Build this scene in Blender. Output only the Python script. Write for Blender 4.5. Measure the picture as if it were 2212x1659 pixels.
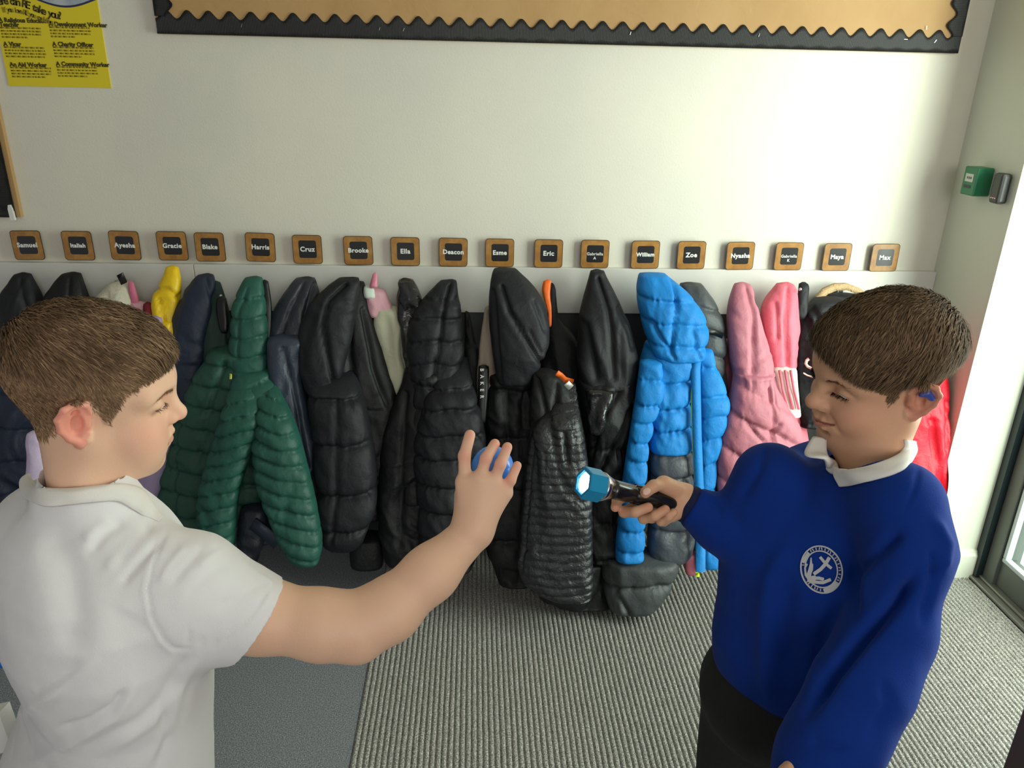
import bpy, math, random
import numpy as np
from mathutils import Vector, Matrix
from mathutils.bvhtree import BVHTree
random.seed(3)
SC = bpy.context.scene
COL = SC.collection
for o in list(bpy.data.objects): bpy.data.objects.remove(o)

# ------------------------------------------------------------------ camera
CAMH, FPX = 1.55, 1660.0
_th, _ro, _ya = 0.37704, 0.022247, 0.053822
_f = np.array([math.sin(_ya)*math.cos(_th), math.cos(_ya)*math.cos(_th), -math.sin(_th)])
_r = np.array([math.cos(_ya), -math.sin(_ya), 0.0]); _d = np.cross(_f, _r)
_r, _d = _r*math.cos(_ro)-_d*math.sin(_ro), _d*math.cos(_ro)+_r*math.sin(_ro)
CAMP = np.array([0, 0, CAMH])
cam = bpy.data.cameras.new('camera'); camo = bpy.data.objects.new('camera', cam); COL.objects.link(camo)
M = Matrix.Identity(4)
for i in range(3):
    M[i][0] = _r[i]; M[i][1] = -_d[i]; M[i][2] = -_f[i]; M[i][3] = CAMP[i]
camo.matrix_world = M
cam.sensor_width = 36.0; cam.lens = FPX/2212*36.0; cam.clip_start = 0.02
SC.camera = camo
# measuring helpers: where a sight line of the survey meets a plane of the room
def ray(x, y): return _r*(x-1106)/FPX+_d*(y-829.5)/FPX+_f
def WY(x, y, Y): q = ray(x, y); return CAMP+q*(Y/q[1])
def WX(x, y, X): q = ray(x, y); return CAMP+q*(X/q[0])
def WZ(x, y, Z): q = ray(x, y); return CAMP+q*((Z-CAMH)/q[2])
def W(x, y, d): return CAMP+ray(x, y)*d

# ------------------------------------------------------------------ light
SC.view_settings.view_transform = 'Standard'; SC.view_settings.look = 'None'
SC.view_settings.gamma = 1.0; SC.view_settings.exposure = 0.0
SC.view_settings.use_curve_mapping = False
wd = bpy.data.worlds.new('world'); SC.world = wd; wd.use_nodes = True
wd.node_tree.nodes['Background'].inputs[0].default_value = (0.98, 0.98, 0.96, 1)
wd.node_tree.nodes['Background'].inputs[1].default_value = 0.25
def area(name, loc, target, sx, sy, power, col, spread=180):
    l = bpy.data.lights.new(name, 'AREA'); l.shape = 'RECTANGLE'; l.size = sx; l.size_y = sy
    l.energy = power; l.color = col; l.spread = math.radians(spread)
    o = bpy.data.objects.new(name, l); COL.objects.link(o)
    o.location = loc
    o.rotation_euler = (Vector(target)-Vector(loc)).to_track_quat('-Z', 'Y').to_euler()
    return o
area('sky_through_door', (2.30, -.05, 1.75), (1.25, 2.2, 0.95), 1.1, 1.5, 112, (0.95, 1.0, 0.90))
area('daylight_through_door', (2.15, 1.25, 1.35), (0.0, 1.5, 0.85), 1.0, 1.9, 75, (0.96, 1.0, 0.92))
area('fill_behind_camera', (1.1, -2.4, 1.9), (0.0, 2.2, 0.9), 2.2, 1.3, 44, (1.0, 0.97, 0.94))  # soft frontal fill added behind the camera, no window known there

# ------------------------------------------------------------------ helpers
def tag(o, label=None, cat=None, group=None, kind=None):
    if label: o['label'] = label
    if cat: o['category'] = cat
    if group: o['group'] = group
    if kind: o['kind'] = kind
    return o
def empty(name, loc, label, cat, group=None):
    o = bpy.data.objects.new(name, None); COL.objects.link(o); o.location = loc
    o.empty_display_size = .05
    return tag(o, label, cat, group)
def link(name, me, mat=None, parent=None, smooth=False):
    o = bpy.data.objects.new(name, me); COL.objects.link(o)
    if mat is not None:
        for m in (mat if isinstance(mat, (list, tuple)) else [mat]): me.materials.append(m)
    if smooth: me.shade_smooth()
    if parent is not None:
        o.parent = parent
        p = parent
        off = Vector((0, 0, 0))
        while p is not None: off += p.location; p = p.parent
        if off.length > 0: o.location = -off     # meshes are built in world coordinates
        if parent.type == 'MESH': o.location = Vector((0, 0, 0))
    return o
def mesh_np(name, v, f):
    me = bpy.data.meshes.new(name); v = np.asarray(v, dtype=np.float32)
    f = np.asarray(f, dtype=np.int32); n = f.shape[1]
    me.vertices.add(len(v)); me.vertices.foreach_set('co', v.ravel())
    me.loops.add(f.size); me.loops.foreach_set('vertex_index', f.ravel())
    me.polygons.add(len(f)); me.polygons.foreach_set('loop_start', np.arange(0, f.size, n, dtype=np.int32))
    me.update(calc_edges=True); me.validate()
    return me
def box_vf(x0, x1, y0, y1, z0, z1, b=0):
    v = [(x, y, z) for x in (x0, x1) for y in (y0, y1) for z in (z0, z1)]
    f = [(0, 1, 3, 2), (4, 6, 7, 5), (0, 4, 5, 1), (2, 3, 7, 6), (0, 2, 6, 4), (1, 5, 7, 3)]
    return v, f
def box(name, x0, x1, y0, y1, z0, z1, mat, parent=None, bev=0):
    import bmesh
    v, f = box_vf(x0, x1, y0, y1, z0, z1); me = bpy.data.meshes.new(name); me.from_pydata(v, [], f)
    bm = bmesh.new(); bm.from_mesh(me); bmesh.ops.recalc_face_normals(bm, faces=bm.faces)
    if bev: bmesh.ops.bevel(bm, geom=bm.edges[:], offset=bev, segments=2, affect='EDGES', profile=.5)
    bm.to_mesh(me); bm.free()
    return link(name, me, mat, parent)
def prism(name, pts, axis, t, mat, parent=None):
    """polygon given as 3-D points, extruded by vector t"""
    import bmesh
    bm = bmesh.new(); a = [bm.verts.new(p) for p in pts]; b = [bm.verts.new(Vector(p)+Vector(t)) for p in pts]
    bm.faces.new(a); bm.faces.new(b[::-1]); n = len(a)
    for i in range(n): bm.faces.new((a[i], b[i], b[(i+1) % n], a[(i+1) % n]))
    bmesh.ops.recalc_face_normals(bm, faces=bm.faces)
    bmesh.ops.triangulate(bm, faces=[f for f in bm.faces if len(f.verts) > 4])
    me = bpy.data.meshes.new(name); bm.to_mesh(me); bm.free()
    return link(name, me, mat, parent)
def rrect(cx, cz, w, h, r, y, n=5):
    p = []
    for qx, qz, a0 in ((1, 1, 0), (-1, 1, 90), (-1, -1, 180), (1, -1, 270)):
        for k in range(n+1):
            a = math.radians(a0+90*k/n); p.append((cx+qx*(w/2-r)+r*math.cos(a), y, cz+qz*(h/2-r)+r*math.sin(a)))
    return p
def textmesh(name, s, size, mat, mtx, parent=None, off=0.0, ext=.0004, align='CENTER', spacing=1.0):
    cu = bpy.data.curves.new('t', 'FONT'); cu.body = s; cu.size = size; cu.align_x = align; cu.align_y = 'CENTER'
    cu.offset = off; cu.extrude = ext; cu.resolution_u = 3; cu.space_character = spacing
    to = bpy.data.objects.new('t', cu); COL.objects.link(to)
    dg = bpy.context.evaluated_depsgraph_get(); me = bpy.data.meshes.new_from_object(to.evaluated_get(dg))
    bpy.data.objects.remove(to); me.transform(mtx); me.name = name
    me.materials.clear()
    return link(name, me, mat, parent)
def MT(c, ex, ey):      # text matrix: centre, x direction, y direction
    ex = Vector(ex).normalized(); ey = Vector(ey).normalized(); ez = ex.cross(ey)
    m = Matrix.Identity(4)
    for i in range(3): m[i][0] = ex[i]; m[i][1] = ey[i]; m[i][2] = ez[i]; m[i][3] = c[i]
    return m
# value noise, vectorised
def _h(i, j, k, s):
    n = (i.astype(np.int64)*374761393+j.astype(np.int64)*668265263+k.astype(np.int64)*2147483647+s*1274126177) & 0xffffffff
    n = ((n ^ (n >> 13))*1274126177) & 0xffffffff; n = n ^ (n >> 16)
    return (n & 0xffff)/65535.0
def vn(x, y, z=0.0, s=0):
    x, y, z = np.broadcast_arrays(np.asarray(x, float), np.asarray(y, float), np.asarray(z, float))
    xi, yi, zi = np.floor(x), np.floor(y), np.floor(z)
    u, v, w = x-xi, y-yi, z-zi; u = u*u*(3-2*u); v = v*v*(3-2*v); w = w*w*(3-2*w)
    r = 0
    for a in (0, 1):
        for b in (0, 1):
            for c in (0, 1):
                r = r+_h(xi+a, yi+b, zi+c, s)*(u if a else 1-u)*(v if b else 1-v)*(w if c else 1-w)
    return r*2-1
def fbm(x, y, z=0.0, s=0, o=3):
    r = 0; a = .5; k = 1
    for i in range(o): r = r+a*vn(np.asarray(x)*k, np.asarray(y)*k, np.asarray(z)*k, s+i*7); a *= .5; k *= 2.03
    return r
def linc(c): return tuple(((x/255/12.92) if x/255 < .04045 else ((x/255+.055)/1.055)**2.4) for x in c)
MATS = {}
def mat(name, rgb, rough=.6, metal=0, bump=None, var=None, spec=.5, sheen=0, coat=0, sss=0, emis=None, attr=None, trans=0, srgb=True, fibre=None):
    """bump=(scale,dist,kind) ; var=(scale,rgb2,fac)"""
    if name in MATS: return MATS[name]
    m = bpy.data.materials.new(name); m.use_nodes = True; nt = m.node_tree; N = nt.nodes; L = nt.links
    b = N['Principled BSDF']; c = linc(rgb) if srgb else rgb
    b.inputs['Base Color'].default_value = (*c, 1); b.inputs['Roughness'].default_value = rough
    b.inputs['Metallic'].default_value = metal; b.inputs['Specular IOR Level'].default_value = spec
    if sheen: b.inputs['Sheen Weight'].default_value = sheen; b.inputs['Sheen Roughness'].default_value = .5
    if coat: b.inputs['Coat Weight'].default_value = coat; b.inputs['Coat Roughness'].default_value = .15
    if sss:
        b.inputs['Subsurface Weight'].default_value = sss; b.inputs['Subsurface Radius'].default_value = (1, .35, .2); b.inputs['Subsurface Scale'].default_value = .006
    if trans: b.inputs['Transmission Weight'].default_value = trans
    if emis: b.inputs['Emission Color'].default_value = (*emis[0], 1); b.inputs['Emission Strength'].default_value = emis[1]
    tc = N.new('ShaderNodeTexCoord'); out = tc.outputs['Object']
    colsock = None
    if attr:
        a = N.new('ShaderNodeVertexColor'); a.layer_name = attr; colsock = a.outputs['Color']; L.new(colsock, b.inputs['Base Color'])
    if var:
        n = N.new('ShaderNodeTexNoise'); n.inputs['Scale'].default_value = var[0]; n.inputs['Detail'].default_value = 5
        L.new(out, n.inputs['Vector'])
        r = N.new('ShaderNodeMapRange'); r.inputs[1].default_value = .35; r.inputs[2].default_value = .65
        r.inputs[3].default_value = 0; r.inputs[4].default_value = var[2]; L.new(n.outputs['Fac'], r.inputs[0])
        x = N.new('ShaderNodeMix'); x.data_type = 'RGBA'; x.inputs[6].default_value = (*c, 1)
        if colsock is not None: L.new(colsock, x.inputs[6])
        x.inputs[7].default_value = (*linc(var[1]), 1); L.new(r.outputs[0], x.inputs[0]); L.new(x.outputs[2], b.inputs['Base Color'])
    if bump:
        bs = bump if isinstance(bump, list) else [bump]; prev = None
        for (sc, dist, kind) in bs:
            if kind == 'noise':
                n = N.new('ShaderNodeTexNoise'); n.inputs['Scale'].default_value = sc; n.inputs['Detail'].default_value = 4; n.inputs['Distortion'].default_value = .6; h = n.outputs['Fac']
            elif kind == 'crinkle':
                n = N.new('ShaderNodeTexNoise'); n.inputs['Scale'].default_value = sc; n.inputs['Detail'].default_value = 2; n.inputs['Distortion'].default_value = 2.0
                n.noise_type = 'RIDGED_MULTIFRACTAL'; h = n.outputs['Fac']
            elif kind == 'wavex':
                n = N.new('ShaderNodeTexWave'); n.inputs['Scale'].default_value = sc; n.bands_direction = 'X'; h = n.outputs['Fac']
            mp = None
            L.new(out, n.inputs['Vector'])
            bb = N.new('ShaderNodeBump'); bb.inputs['Strength'].default_value = 1; bb.inputs['Distance'].default_value = dist
            L.new(h, bb.inputs['Height'])
            if prev: L.new(prev, bb.inputs['Normal'])
            prev = bb.outputs['Normal']
        L.new(prev, b.inputs['Normal'])
    MATS[name] = m; return m

# ------------------------------------------------------------------ room
WALLY, NX, NIBY, DOORX = 2.433, 1.520, 2.134, 1.725
m_wall = mat('white_wall_paint', (224, 219, 203), .55, bump=(180, .0004, 'noise'), var=(2.0, (205, 202, 194), .5))
m_rail = mat('white_gloss_board', (212, 210, 203), .42, bump=(120, .0002, 'noise'))
m_nib = mat('white_pillar_paint', (212, 217, 200), .5, bump=(150, .0003, 'noise'))
m_dark = mat('dark_grey_panel', (62, 64, 64), .5, bump=(300, .0003, 'noise'))
m_ceil = mat('ceiling_paint', (225, 223, 218), .8)
def S(o): o['kind'] = 'structure'; return o
S(box('wall_back', -3.2, NX, WALLY, WALLY+.12, 0, 2.7, m_wall))
S(box('wall_right', NX, 2.05, NIBY, WALLY+.12, 0, 2.7, m_nib))
S(box('ceiling', -3.2, 2.05, -3.2, 2.6, 2.7, 2.8, m_ceil))
zt = WY(1200, 579, WALLY-.018)[2]; zb = WY(1150, 676, WALLY-.018)[2]
xj = WY(421, 600, WALLY-.018)[0]
o = S(box('trim_1', -3.2, xj-.0008, WALLY-.018, WALLY, zb, zt, m_rail, bev=.0015))
o = S(box('trim_2', xj+.0008, NX-.0005, WALLY-.018, WALLY, zb, zt, m_rail, bev=.0015))
S(box('trim_3', -3.2, NX-.0005, WALLY-.012, WALLY, .0, zb, m_dark))
# skirting on the pillar
import bmesh
prof = [(0, 0), (-.014, 0), (-.014, .088), (-.008, .098), (-.006, .104), (0, .108)]
S(prism('baseboard_right', [(NX+.002, NIBY+y, z) for y, z in prof], 'X', (1.700-NX, 0, 0), m_nib))
# wall holding the door
m_frame = mat('grey_green_door_paint', (98, 104, 98), .4, bump=(200, .0002, 'noise'), var=(6, (84, 90, 86), .6))
m_gasket = mat('black_teal_gasket', (22, 36, 40), .35)
m_alu = mat('brushed_threshold', (150, 150, 142), .35, metal=.6, bump=(300, .0003, 'noise'))
m_bead = mat('pale_glazing_bead', (190, 205, 208), .35)
m_glass = bpy.data.materials.new('door_glass'); m_glass.use_nodes = True
_n = m_glass.node_tree; _n.nodes.remove(_n.nodes['Principled BSDF'])
_t = _n.nodes.new('ShaderNodeBsdfTransparent'); _t.inputs[0].default_value = (.93, .97, .95, 1); _g = _n.nodes.new('ShaderNodeBsdfGlossy'); _g.inputs['Roughness'].default_value = .02
_m = _n.nodes.new('ShaderNodeMixShader'); _m.inputs[0].default_value = .07; _n.links.new(_t.outputs[0], _m.inputs[1]); _n.links.new(_g.outputs[0], _m.inputs[2])
_n.links.new(_m.outputs[0], _n.nodes['Material Output'].inputs[0])
S(box('wall_door_side', 1.74, 1.86, -3.2, .55, 0, 2.7, m_wall))
S(box('trim_4', 1.74, 1.86, .55, NIBY, 2.12, 2.7, m_wall))
g1 = WX(2150, 1265, DOORX+.03); g2 = WX(2180, 1212, DOORX+.03)
dr = empty('door_1', (1.78, 1.3, 0), None, None); dr['kind'] = 'structure'
box('door_frame', 1.700, 1.80, 2.105, 2.1335, .012, 2.12, m_gasket, dr)
box('door_frame', 1.722, 1.80, 2.055, 2.105, .012, 2.12, m_frame, dr, .002)
box('door_frame', 1.722, 1.80, .55, 2.055, 2.06, 2.12, m_frame, dr, .002)
box('door_frame', 1.722, 1.80, .55, .62, .012, 2.06, m_frame, dr, .002)
YG = float(g1[1]); YL = float(g2[1]); ZL = float(g2[2])
box('door_stile', 1.735, 1.785, YG, 2.053, .02, 2.055, m_frame, dr, .002)
box('door_rail', 1.735, 1.785, .625, YG-.003, .02, ZL, m_frame, dr, .002)
box('door_stile', 1.735, 1.785, YL, YG-.003, ZL+.001, 2.055, m_frame, dr, .002)
box('door_stile', 1.735, 1.785, .625, .75, ZL+.001, 2.055, m_frame, dr, .002)
box('glazing_bead', 1.728, 1.75, YL-.016, YL-.001, ZL+.016, 2.05, m_bead, dr, .003)
box('glazing_bead', 1.728, 1.75, .752, YL-.001, ZL+.001, ZL+.016, m_bead, dr, .003)
box('door_glass', 1.755, 1.763, .75, YL, ZL, 2.055, m_glass, dr)
box('threshold', 1.690, 1.80, .55, 2.132, 0.002, .014, m_alu, dr, .003)
box('threshold', 1.712, 1.735, .55, 2.130, 0.0145, .024, m_alu, dr, .003)

# ------------------------------------------------------------------ floor
def floor_mat(name, c1, c2, c3, sc, ribs):
    m = bpy.data.materials.new(name); m.use_nodes = True; nt = m.node_tree; N = nt.nodes; L = nt.links
    b = N['Principled BSDF']; b.inputs['Roughness'].default_value = .95; b.inputs['Specular IOR Level'].default_value = .15
    tc = N.new('ShaderNodeTexCoord'); n = N.new('ShaderNodeTexNoise'); n.inputs['Scale'].default_value = sc; n.inputs['Detail'].default_value = 6; n.inputs['Roughness'].default_value = .75
    L.new(tc.outputs['Object'], n.inputs['Vector'])
    cr = N.new('ShaderNodeValToRGB'); e = cr.color_ramp.elements
    e[0].position = .36; e[0].color = (*linc(c1), 1); e[1].position = .66; e[1].color = (*linc(c3), 1)
    q = e.new(.5); q.color = (*linc(c2), 1)
    L.new(n.outputs['Fac'], cr.inputs['Fac']); L.new(cr.outputs['Color'], b.inputs['Base Color'])
    n2 = N.new('ShaderNodeTexNoise'); n2.inputs['Scale'].default_value = sc*1.2; n2.inputs['Detail'].default_value = 3; L.new(tc.outputs['Object'], n2.inputs['Vector'])
    bp = N.new('ShaderNodeBump'); bp.inputs['Distance'].default_value = .004 if ribs else .0022; L.new(n2.outputs['Fac'], bp.inputs['Height']); L.new(bp.outputs['Normal'], b.inputs['Normal'])
    return m
m_carpet = floor_mat('grey_cord_carpet', (84, 88, 93), (130, 134, 139), (178, 181, 186), 300, False)
m_mat = floor_mat('ribbed_entrance_matting', (96, 96, 92), (158, 157, 151), (232, 230, 222), 260, True)
XM = float(WZ(778, 1530, 0)[0])
S(box('floor', -3.2, 2.0, -3.2, WALLY, -.06, -.004, m_carpet))
c = box('carpet', -3.2, XM-.0015, -1.0, WALLY-.012, -.004, 0.0, m_carpet)
tag(c, 'plain grey carpet on the left half of the floor', 'carpet')
# ribbed mat: real ribs
xs = []; zs = []; per = .0146; x = XM
while x < 1.692:
    for t, z in ((0, -.0025), (.16, -.0025), (.26, .0022), (.42, .0034), (.78, .0034), (.9, .0022)):
        xs.append(x+t*per); zs.append(z)
    x += per
xs = np.array(xs); zs = np.array(zs); k = xs < 1.69; xs = xs[k]; zs = zs[k]
ys = np.linspace(-.6, WALLY-.012, 240)
X, Y = np.meshgrid(xs, ys); Z = np.tile(zs, (len(ys), 1))
amp = (Z > 0)
Z = Z+amp*(.0009*vn(X*160, Y*160, 0, 5)); X = X+.0006*vn(X*30, Y*45, 1, 9)
ny, nx = X.shape; idx = np.arange(ny*nx).reshape(ny, nx)
F_ = np.stack([idx[:-1, :-1], idx[:-1, 1:], idx[1:, 1:], idx[1:, :-1]], -1).reshape(-1, 4)
c = link('entrance_mat', mesh_np('entrance_mat', np.stack([X, Y, Z], -1).reshape(-1, 3), F_), m_mat, smooth=True)
tag(c, 'ribbed grey entrance matting covering the right half of the floor', 'mat')
# ------------------------------------------------------------------ notice board
m_kraft = mat('brown_backing_paper', (186, 148, 98), .7, var=(5, (172, 132, 82), .6), bump=(14, .002, 'noise'))
m_corr = mat('black_corrugated_card', (34, 33, 33), .55)
m_steel = mat('staple_steel', (200, 200, 205), .25, metal=1)
bl = WY(340, 79, WALLY-.02); br = WY(2072, 109, WALLY-.02)
BX0, BX1, BZ0 = float(bl[0]), float(br[0]), float((bl[2]+br[2])/2)
nb = empty('notice_board', ((BX0+BX1)/2, WALLY, BZ0), 'wide brown-papered notice board with black scalloped border above the name cards', 'notice board')
BT = 2.45
box('backing_board', BX0, BX1, WALLY-.014, WALLY-.001, BZ0, BT, m_kraft, nb)
def border(name, horiz, a0, a1, base, hgt, sgn, y, rib=.0042):
    """scalloped corrugated strip: grid mesh with ribs across; a = along, b = towards the board's middle"""
    n = int((a1-a0)/.0014); A = np.linspace(a0, a1, n); per = .0585
    sc = hgt-.011+.011*np.cos(2*np.pi*(A-a0-.03)/per)
    B = np.array([0, .25, .5, .75, 1.0])
    AA, BB = np.meshgrid(A, B); Hh = BB*np.tile(sc, (5, 1))
    D = .0016+.0011*np.cos(2*np.pi*AA/rib)
    front = (y-.0012-D)
    al, bb = AA, base+sgn*Hh
    P = np.stack([al, front, bb], -1) if horiz else np.stack([bb, front, al], -1)
    Q = P.copy(); Q[..., 1] = y
    ny, nx = AA.shape; idx = np.arange(ny*nx).reshape(ny, nx)
    f1 = np.stack([idx[:-1, :-1], idx[:-1, 1:], idx[1:, 1:], idx[1:, :-1]], -1).reshape(-1, 4)
    if (sgn < 0) ^ (not horiz): f1 = f1[:, ::-1]
    top = np.stack([idx[-1, :-1], idx[-1, 1:], idx[-1, 1:]+ny*nx, idx[-1, :-1]+ny*nx], -1)
    bot = np.stack([idx[0, :-1], idx[0, 1:], idx[0, 1:]+ny*nx, idx[0, :-1]+ny*nx], -1)
    return link(name, mesh_np(name, np.concatenate([P.reshape(-1, 3), Q.reshape(-1, 3)]), np.concatenate([f1, top, bot])), m_corr, nb, smooth=True)
yb = WALLY-.0142
zk = WY(700, 36, WALLY-.02)[2]
border('scalloped_border', True, BX0, BX1, BZ0, float(zk-BZ0)+.008, 1, yb)
border('scalloped_border', False, BZ0+.045, BT, BX0, .052, 1, yb-.004)
border('scalloped_border', False, BZ0+.045, BT, BX1, .052, -1, yb-.004)
for (x, y, a) in ((522, 55, 70), (820, 62, 70), (872, 64, 65), (1362, 72, 75), (1957, 85, 0), (2021, 89, 60), (2002, 60, 100), (1640, 76, 70)):
    p = WY(x, y, WALLY-.0195); a = math.radians(a); l = .0045
    e = Vector((math.cos(a), 0, math.sin(a)))*l; n_ = Vector((-math.sin(a), 0, math.cos(a)))*.0006
    P = Vector(p)
    prism('staple', [P-e-n_, P+e-n_, P+e+n_, P-e+n_], 'Y', (0, .0012, 0), m_steel, nb)
# left board (only its right edge is in view)
rb = WY(44, 470, WALLY-.02); lb = WY(-260, 462, WALLY-.02)
LX1, LZ0 = float(rb[0]), float(rb[2])
nb2 = empty('notice_board', (LX1-.4, WALLY, LZ0), 'black-bordered notice board cut off by the left edge, beside the yellow poster', 'notice board')
box('backing_board', LX1-.9, LX1, WALLY-.016, WALLY-.001, LZ0, LZ0+.75, m_kraft, nb2)
nbs = nb; nb = nb2
border('scalloped_border', True, LX1-.9, LX1-.011, LZ0, .06, 1, WALLY-.0165)
border('scalloped_border', False, LZ0+.02, LZ0+.75, LX1-.011, .055, -1, WALLY-.0205)
nb = nbs
m_wplastic = mat('white_plastic', (225, 225, 222), .3)
a = Vector(WY(19, 443, WALLY-.03)); b_ = Vector(WY(27, 476, WALLY-.03))
dv = (b_-a).normalized(); nv_ = Vector((dv.z, 0, -dv.x))*.0065
o = prism('white_pen', [a-nv_*.5, a+nv_*.5, a+dv*.012+nv_, b_+nv_, b_-nv_, a+dv*.012-nv_], 'Y', (0, .0095, 0), m_wplastic)
tag(o, 'small white pen clipped at the bottom corner of the left notice board', 'pen')

# ------------------------------------------------------------------ poster
m_yel = mat('yellow_poster_print', (226, 204, 42), .42, spec=.4)
m_yd = mat('poster_dark_print', (70, 62, 10), .5)
m_ym = mat('poster_small_print', (150, 132, 22), .5)
m_sky = mat('poster_blue_grey_photo', (150, 160, 172), .4, var=(22, (196, 198, 200), .9))
m_navyl = mat('poster_navy_line', (40, 40, 84), .5)
YP = WALLY-.003
pc = [Vector(WY(x, y, YP)) for x, y in ((20, 188), (240, 188))]
px0, px1, pz0 = pc[0].x, pc[1].x, (pc[0].z+pc[1].z)/2
pw = px1-px0; pz1 = pz0+pw*1.414
ps = empty('poster', ((px0+px1)/2, WALLY, pz0), 'yellow careers poster with a grey photo top beside the notice board', 'poster')
box('poster_sheet', px0, px1, YP, WALLY-.0002, pz0, pz1, m_yel, ps)
wave = []
for k in range(41):
    t = k/40; x = px0+pw*t
    wave.append((x, pz0+pw*(.735+.05*math.sin(2*math.pi*(t*.85+.08))+.0*t)-(0)))
def wz(t): return pz0+pw*(.79+.062*math.sin(2*math.pi*(t*.93+.11)))
wave = [(px0+pw*k/40, wz(k/40)) for k in range(41)]
prism('poster_photo', [(x, YP-.0004, z) for x, z in wave]+[(px1, YP-.0004, pz1), (px0, YP-.0004, pz1)], 'Y', (0, .0004, 0), m_sky, ps)
prism('poster_wave_line', [(x, YP-.0007, z+.004) for x, z in wave]+[(x, YP-.0007, z-.001) for x, z in wave[::-1]], 'Y', (0, .0005, 0), m_navyl, ps)
EX, EY = (1, 0, 0), (0, 0, 1)
def curved(s, t0, t1, dz, size, m):
    n = len(s)
    for i, ch in enumerate(s):
        if ch == ' ': continue
        t = t0+(t1-t0)*i/(n-1); z = wz(t)+dz; sl = (wz(t+.01)-wz(t-.01))/(pw*.02)
        a = math.atan(sl)
        textmesh('poster_letter', ch, size, m, MT((px0+pw*t, YP-.0006, z), (math.cos(a), 0, math.sin(a)), (-math.sin(a), 0, math.cos(a))), ps, off=.0007)
curved('Where can RE take you?', .02, .62, -.024, .027, m_yd)
curved('If you love RE you could be...', .09, .58, -.046, .018, m_ym)
def sm(s, tx, tz, size=.0158):
    textmesh('poster_heading', s, size, m_yd, MT((px0+pw*tx, YP-.0005, pz0+pw*tz), EX, EY), ps, off=.0007, align='LEFT')
sm('A Religious Education', .03, .60); sm('Teacher', .03, .56); sm('A Development Worker', .50, .575)
sm('A Vicar', .03, .385); sm('A Charity Officer', .50, .395)
sm('An Aid Worker', .05, .20); sm('A Community Worker', .50, .215)
rr = random.Random(5)
import itertools
vv, ff = [], []
for tx, tz, n in ((.03, .525, 4), (.50, .54, 4), (.03, .35, 4), (.50, .36, 4), (.05, .165, 4), (.50, .18, 4)):
    for li in range(n):
        x = tx; zz = pz0+pw*(tz-li*.0275); end = tx+.40-(.18*rr.random() if li == n-1 else .02*rr.random())
        while x < end:
            w = .015+.04*rr.random(); w = min(w, end-x)
            v, f = box_vf(px0+pw*x, px0+pw*(x+w), YP-.0005, YP-.0001, zz, zz+.0042)
            ff += [tuple(q+len(vv) for q in t) for t in f]; vv += v; x += w+.007
o = link('poster_small_print', mesh_np('poster_small_print', vv, ff), m_ym, ps); o['kind'] = 'stuff'

# ------------------------------------------------------------------ name cards
m_edge = mat('card_dark_edge', (64, 44, 26), .5)
m_wood = mat('card_wood_print', (176, 128, 62), .32, var=(45, (146, 98, 48), .8), coat=.5)
m_blk = mat('card_black_print', (34, 35, 36), .28, coat=.5)
m_let = mat('card_white_letter', (236, 236, 230), .4)
cards = [('Samuel', 59, 530, .9), ('Italiah', 168.5, 531, 0), ('Ayesha', 269.5, 530.5, -1), ('Gracie', 372, 531.5, 0), ('Blake', 453.5, 534, 0), ('Harris', 562.5, 534.5, -1.5),
         ('Cruz', 664, 539, 0), ('Brooke', 774, 541.5, .5), ('Ella', 875.5, 543.5, 0), ('Deacon', 979, 545, -.6), ('Esme', 1079.5, 546.5, 0), ('Eric', 1185, 548, 0),
         ('Gabriella\nA', 1285, 549, 0), ('William', 1394, 550.5, .8), ('Zoe', 1493.5, 551.5, 1), ('Nyasha', 1599, 553, 1.5), ('Gabriella\nK', 1704, 554, .6), ('Maya', 1808, 555.5, .8), ('Max', 1911, 557, 1)]
CW = .0905
for nm, x, y, rot in cards:
    yc = WALLY-.0200; p = WY(x, y, yc)
    one = nm.replace('\n', ' ')
    c = empty('name_card', (float(p[0]), yc, float(p[2])), 'small square name card reading %s, wood-pattern border around a black panel' % one, 'name card', 'name cards in a row along the wall')
    rr_ = Matrix.Rotation(math.radians(-rot), 4, 'Y')
    def RC(pts): return [tuple(Vector(p)+rr_ @ (Vector(q)-Vector(p))) for q in pts]
    cx_, cz_ = float(p[0]), float(p[2])
    prism('card_edge', RC(rrect(cx_, cz_, CW, CW, .010, yc)), 'Y', (0, .0018, 0), m_edge, c)
    prism('card_border', RC(rrect(cx_, cz_, CW-.0034, CW-.0034, .009, yc-.0003)), 'Y', (0, .0003, 0), m_wood, c)
    prism('card_panel', RC(rrect(cx_+.001, cz_+.001, .054, .055, .0065, yc-.0006)), 'Y', (0, .0003, 0), m_blk, c)
    sz = .0195 if len(one) <= 6 else (.0170 if len(one) < 8 else .0130)
    if nm in ('Cruz', 'Zoe', 'Max', 'Eric', 'Ella'): sz = .0205
    ex = rr_ @ Vector((1, 0, 0)); ey = rr_ @ Vector((0, 0, 1))
    parts_ = nm.split('\n')
    for k, s in enumerate(parts_):
        textmesh('name_lettering', s, sz, m_let, MT((cx_, yc-.0007, cz_+.0005-k*.0135), ex, ey), c, off=.0007 if sz > .015 else .0002, spacing=1.1)
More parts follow.
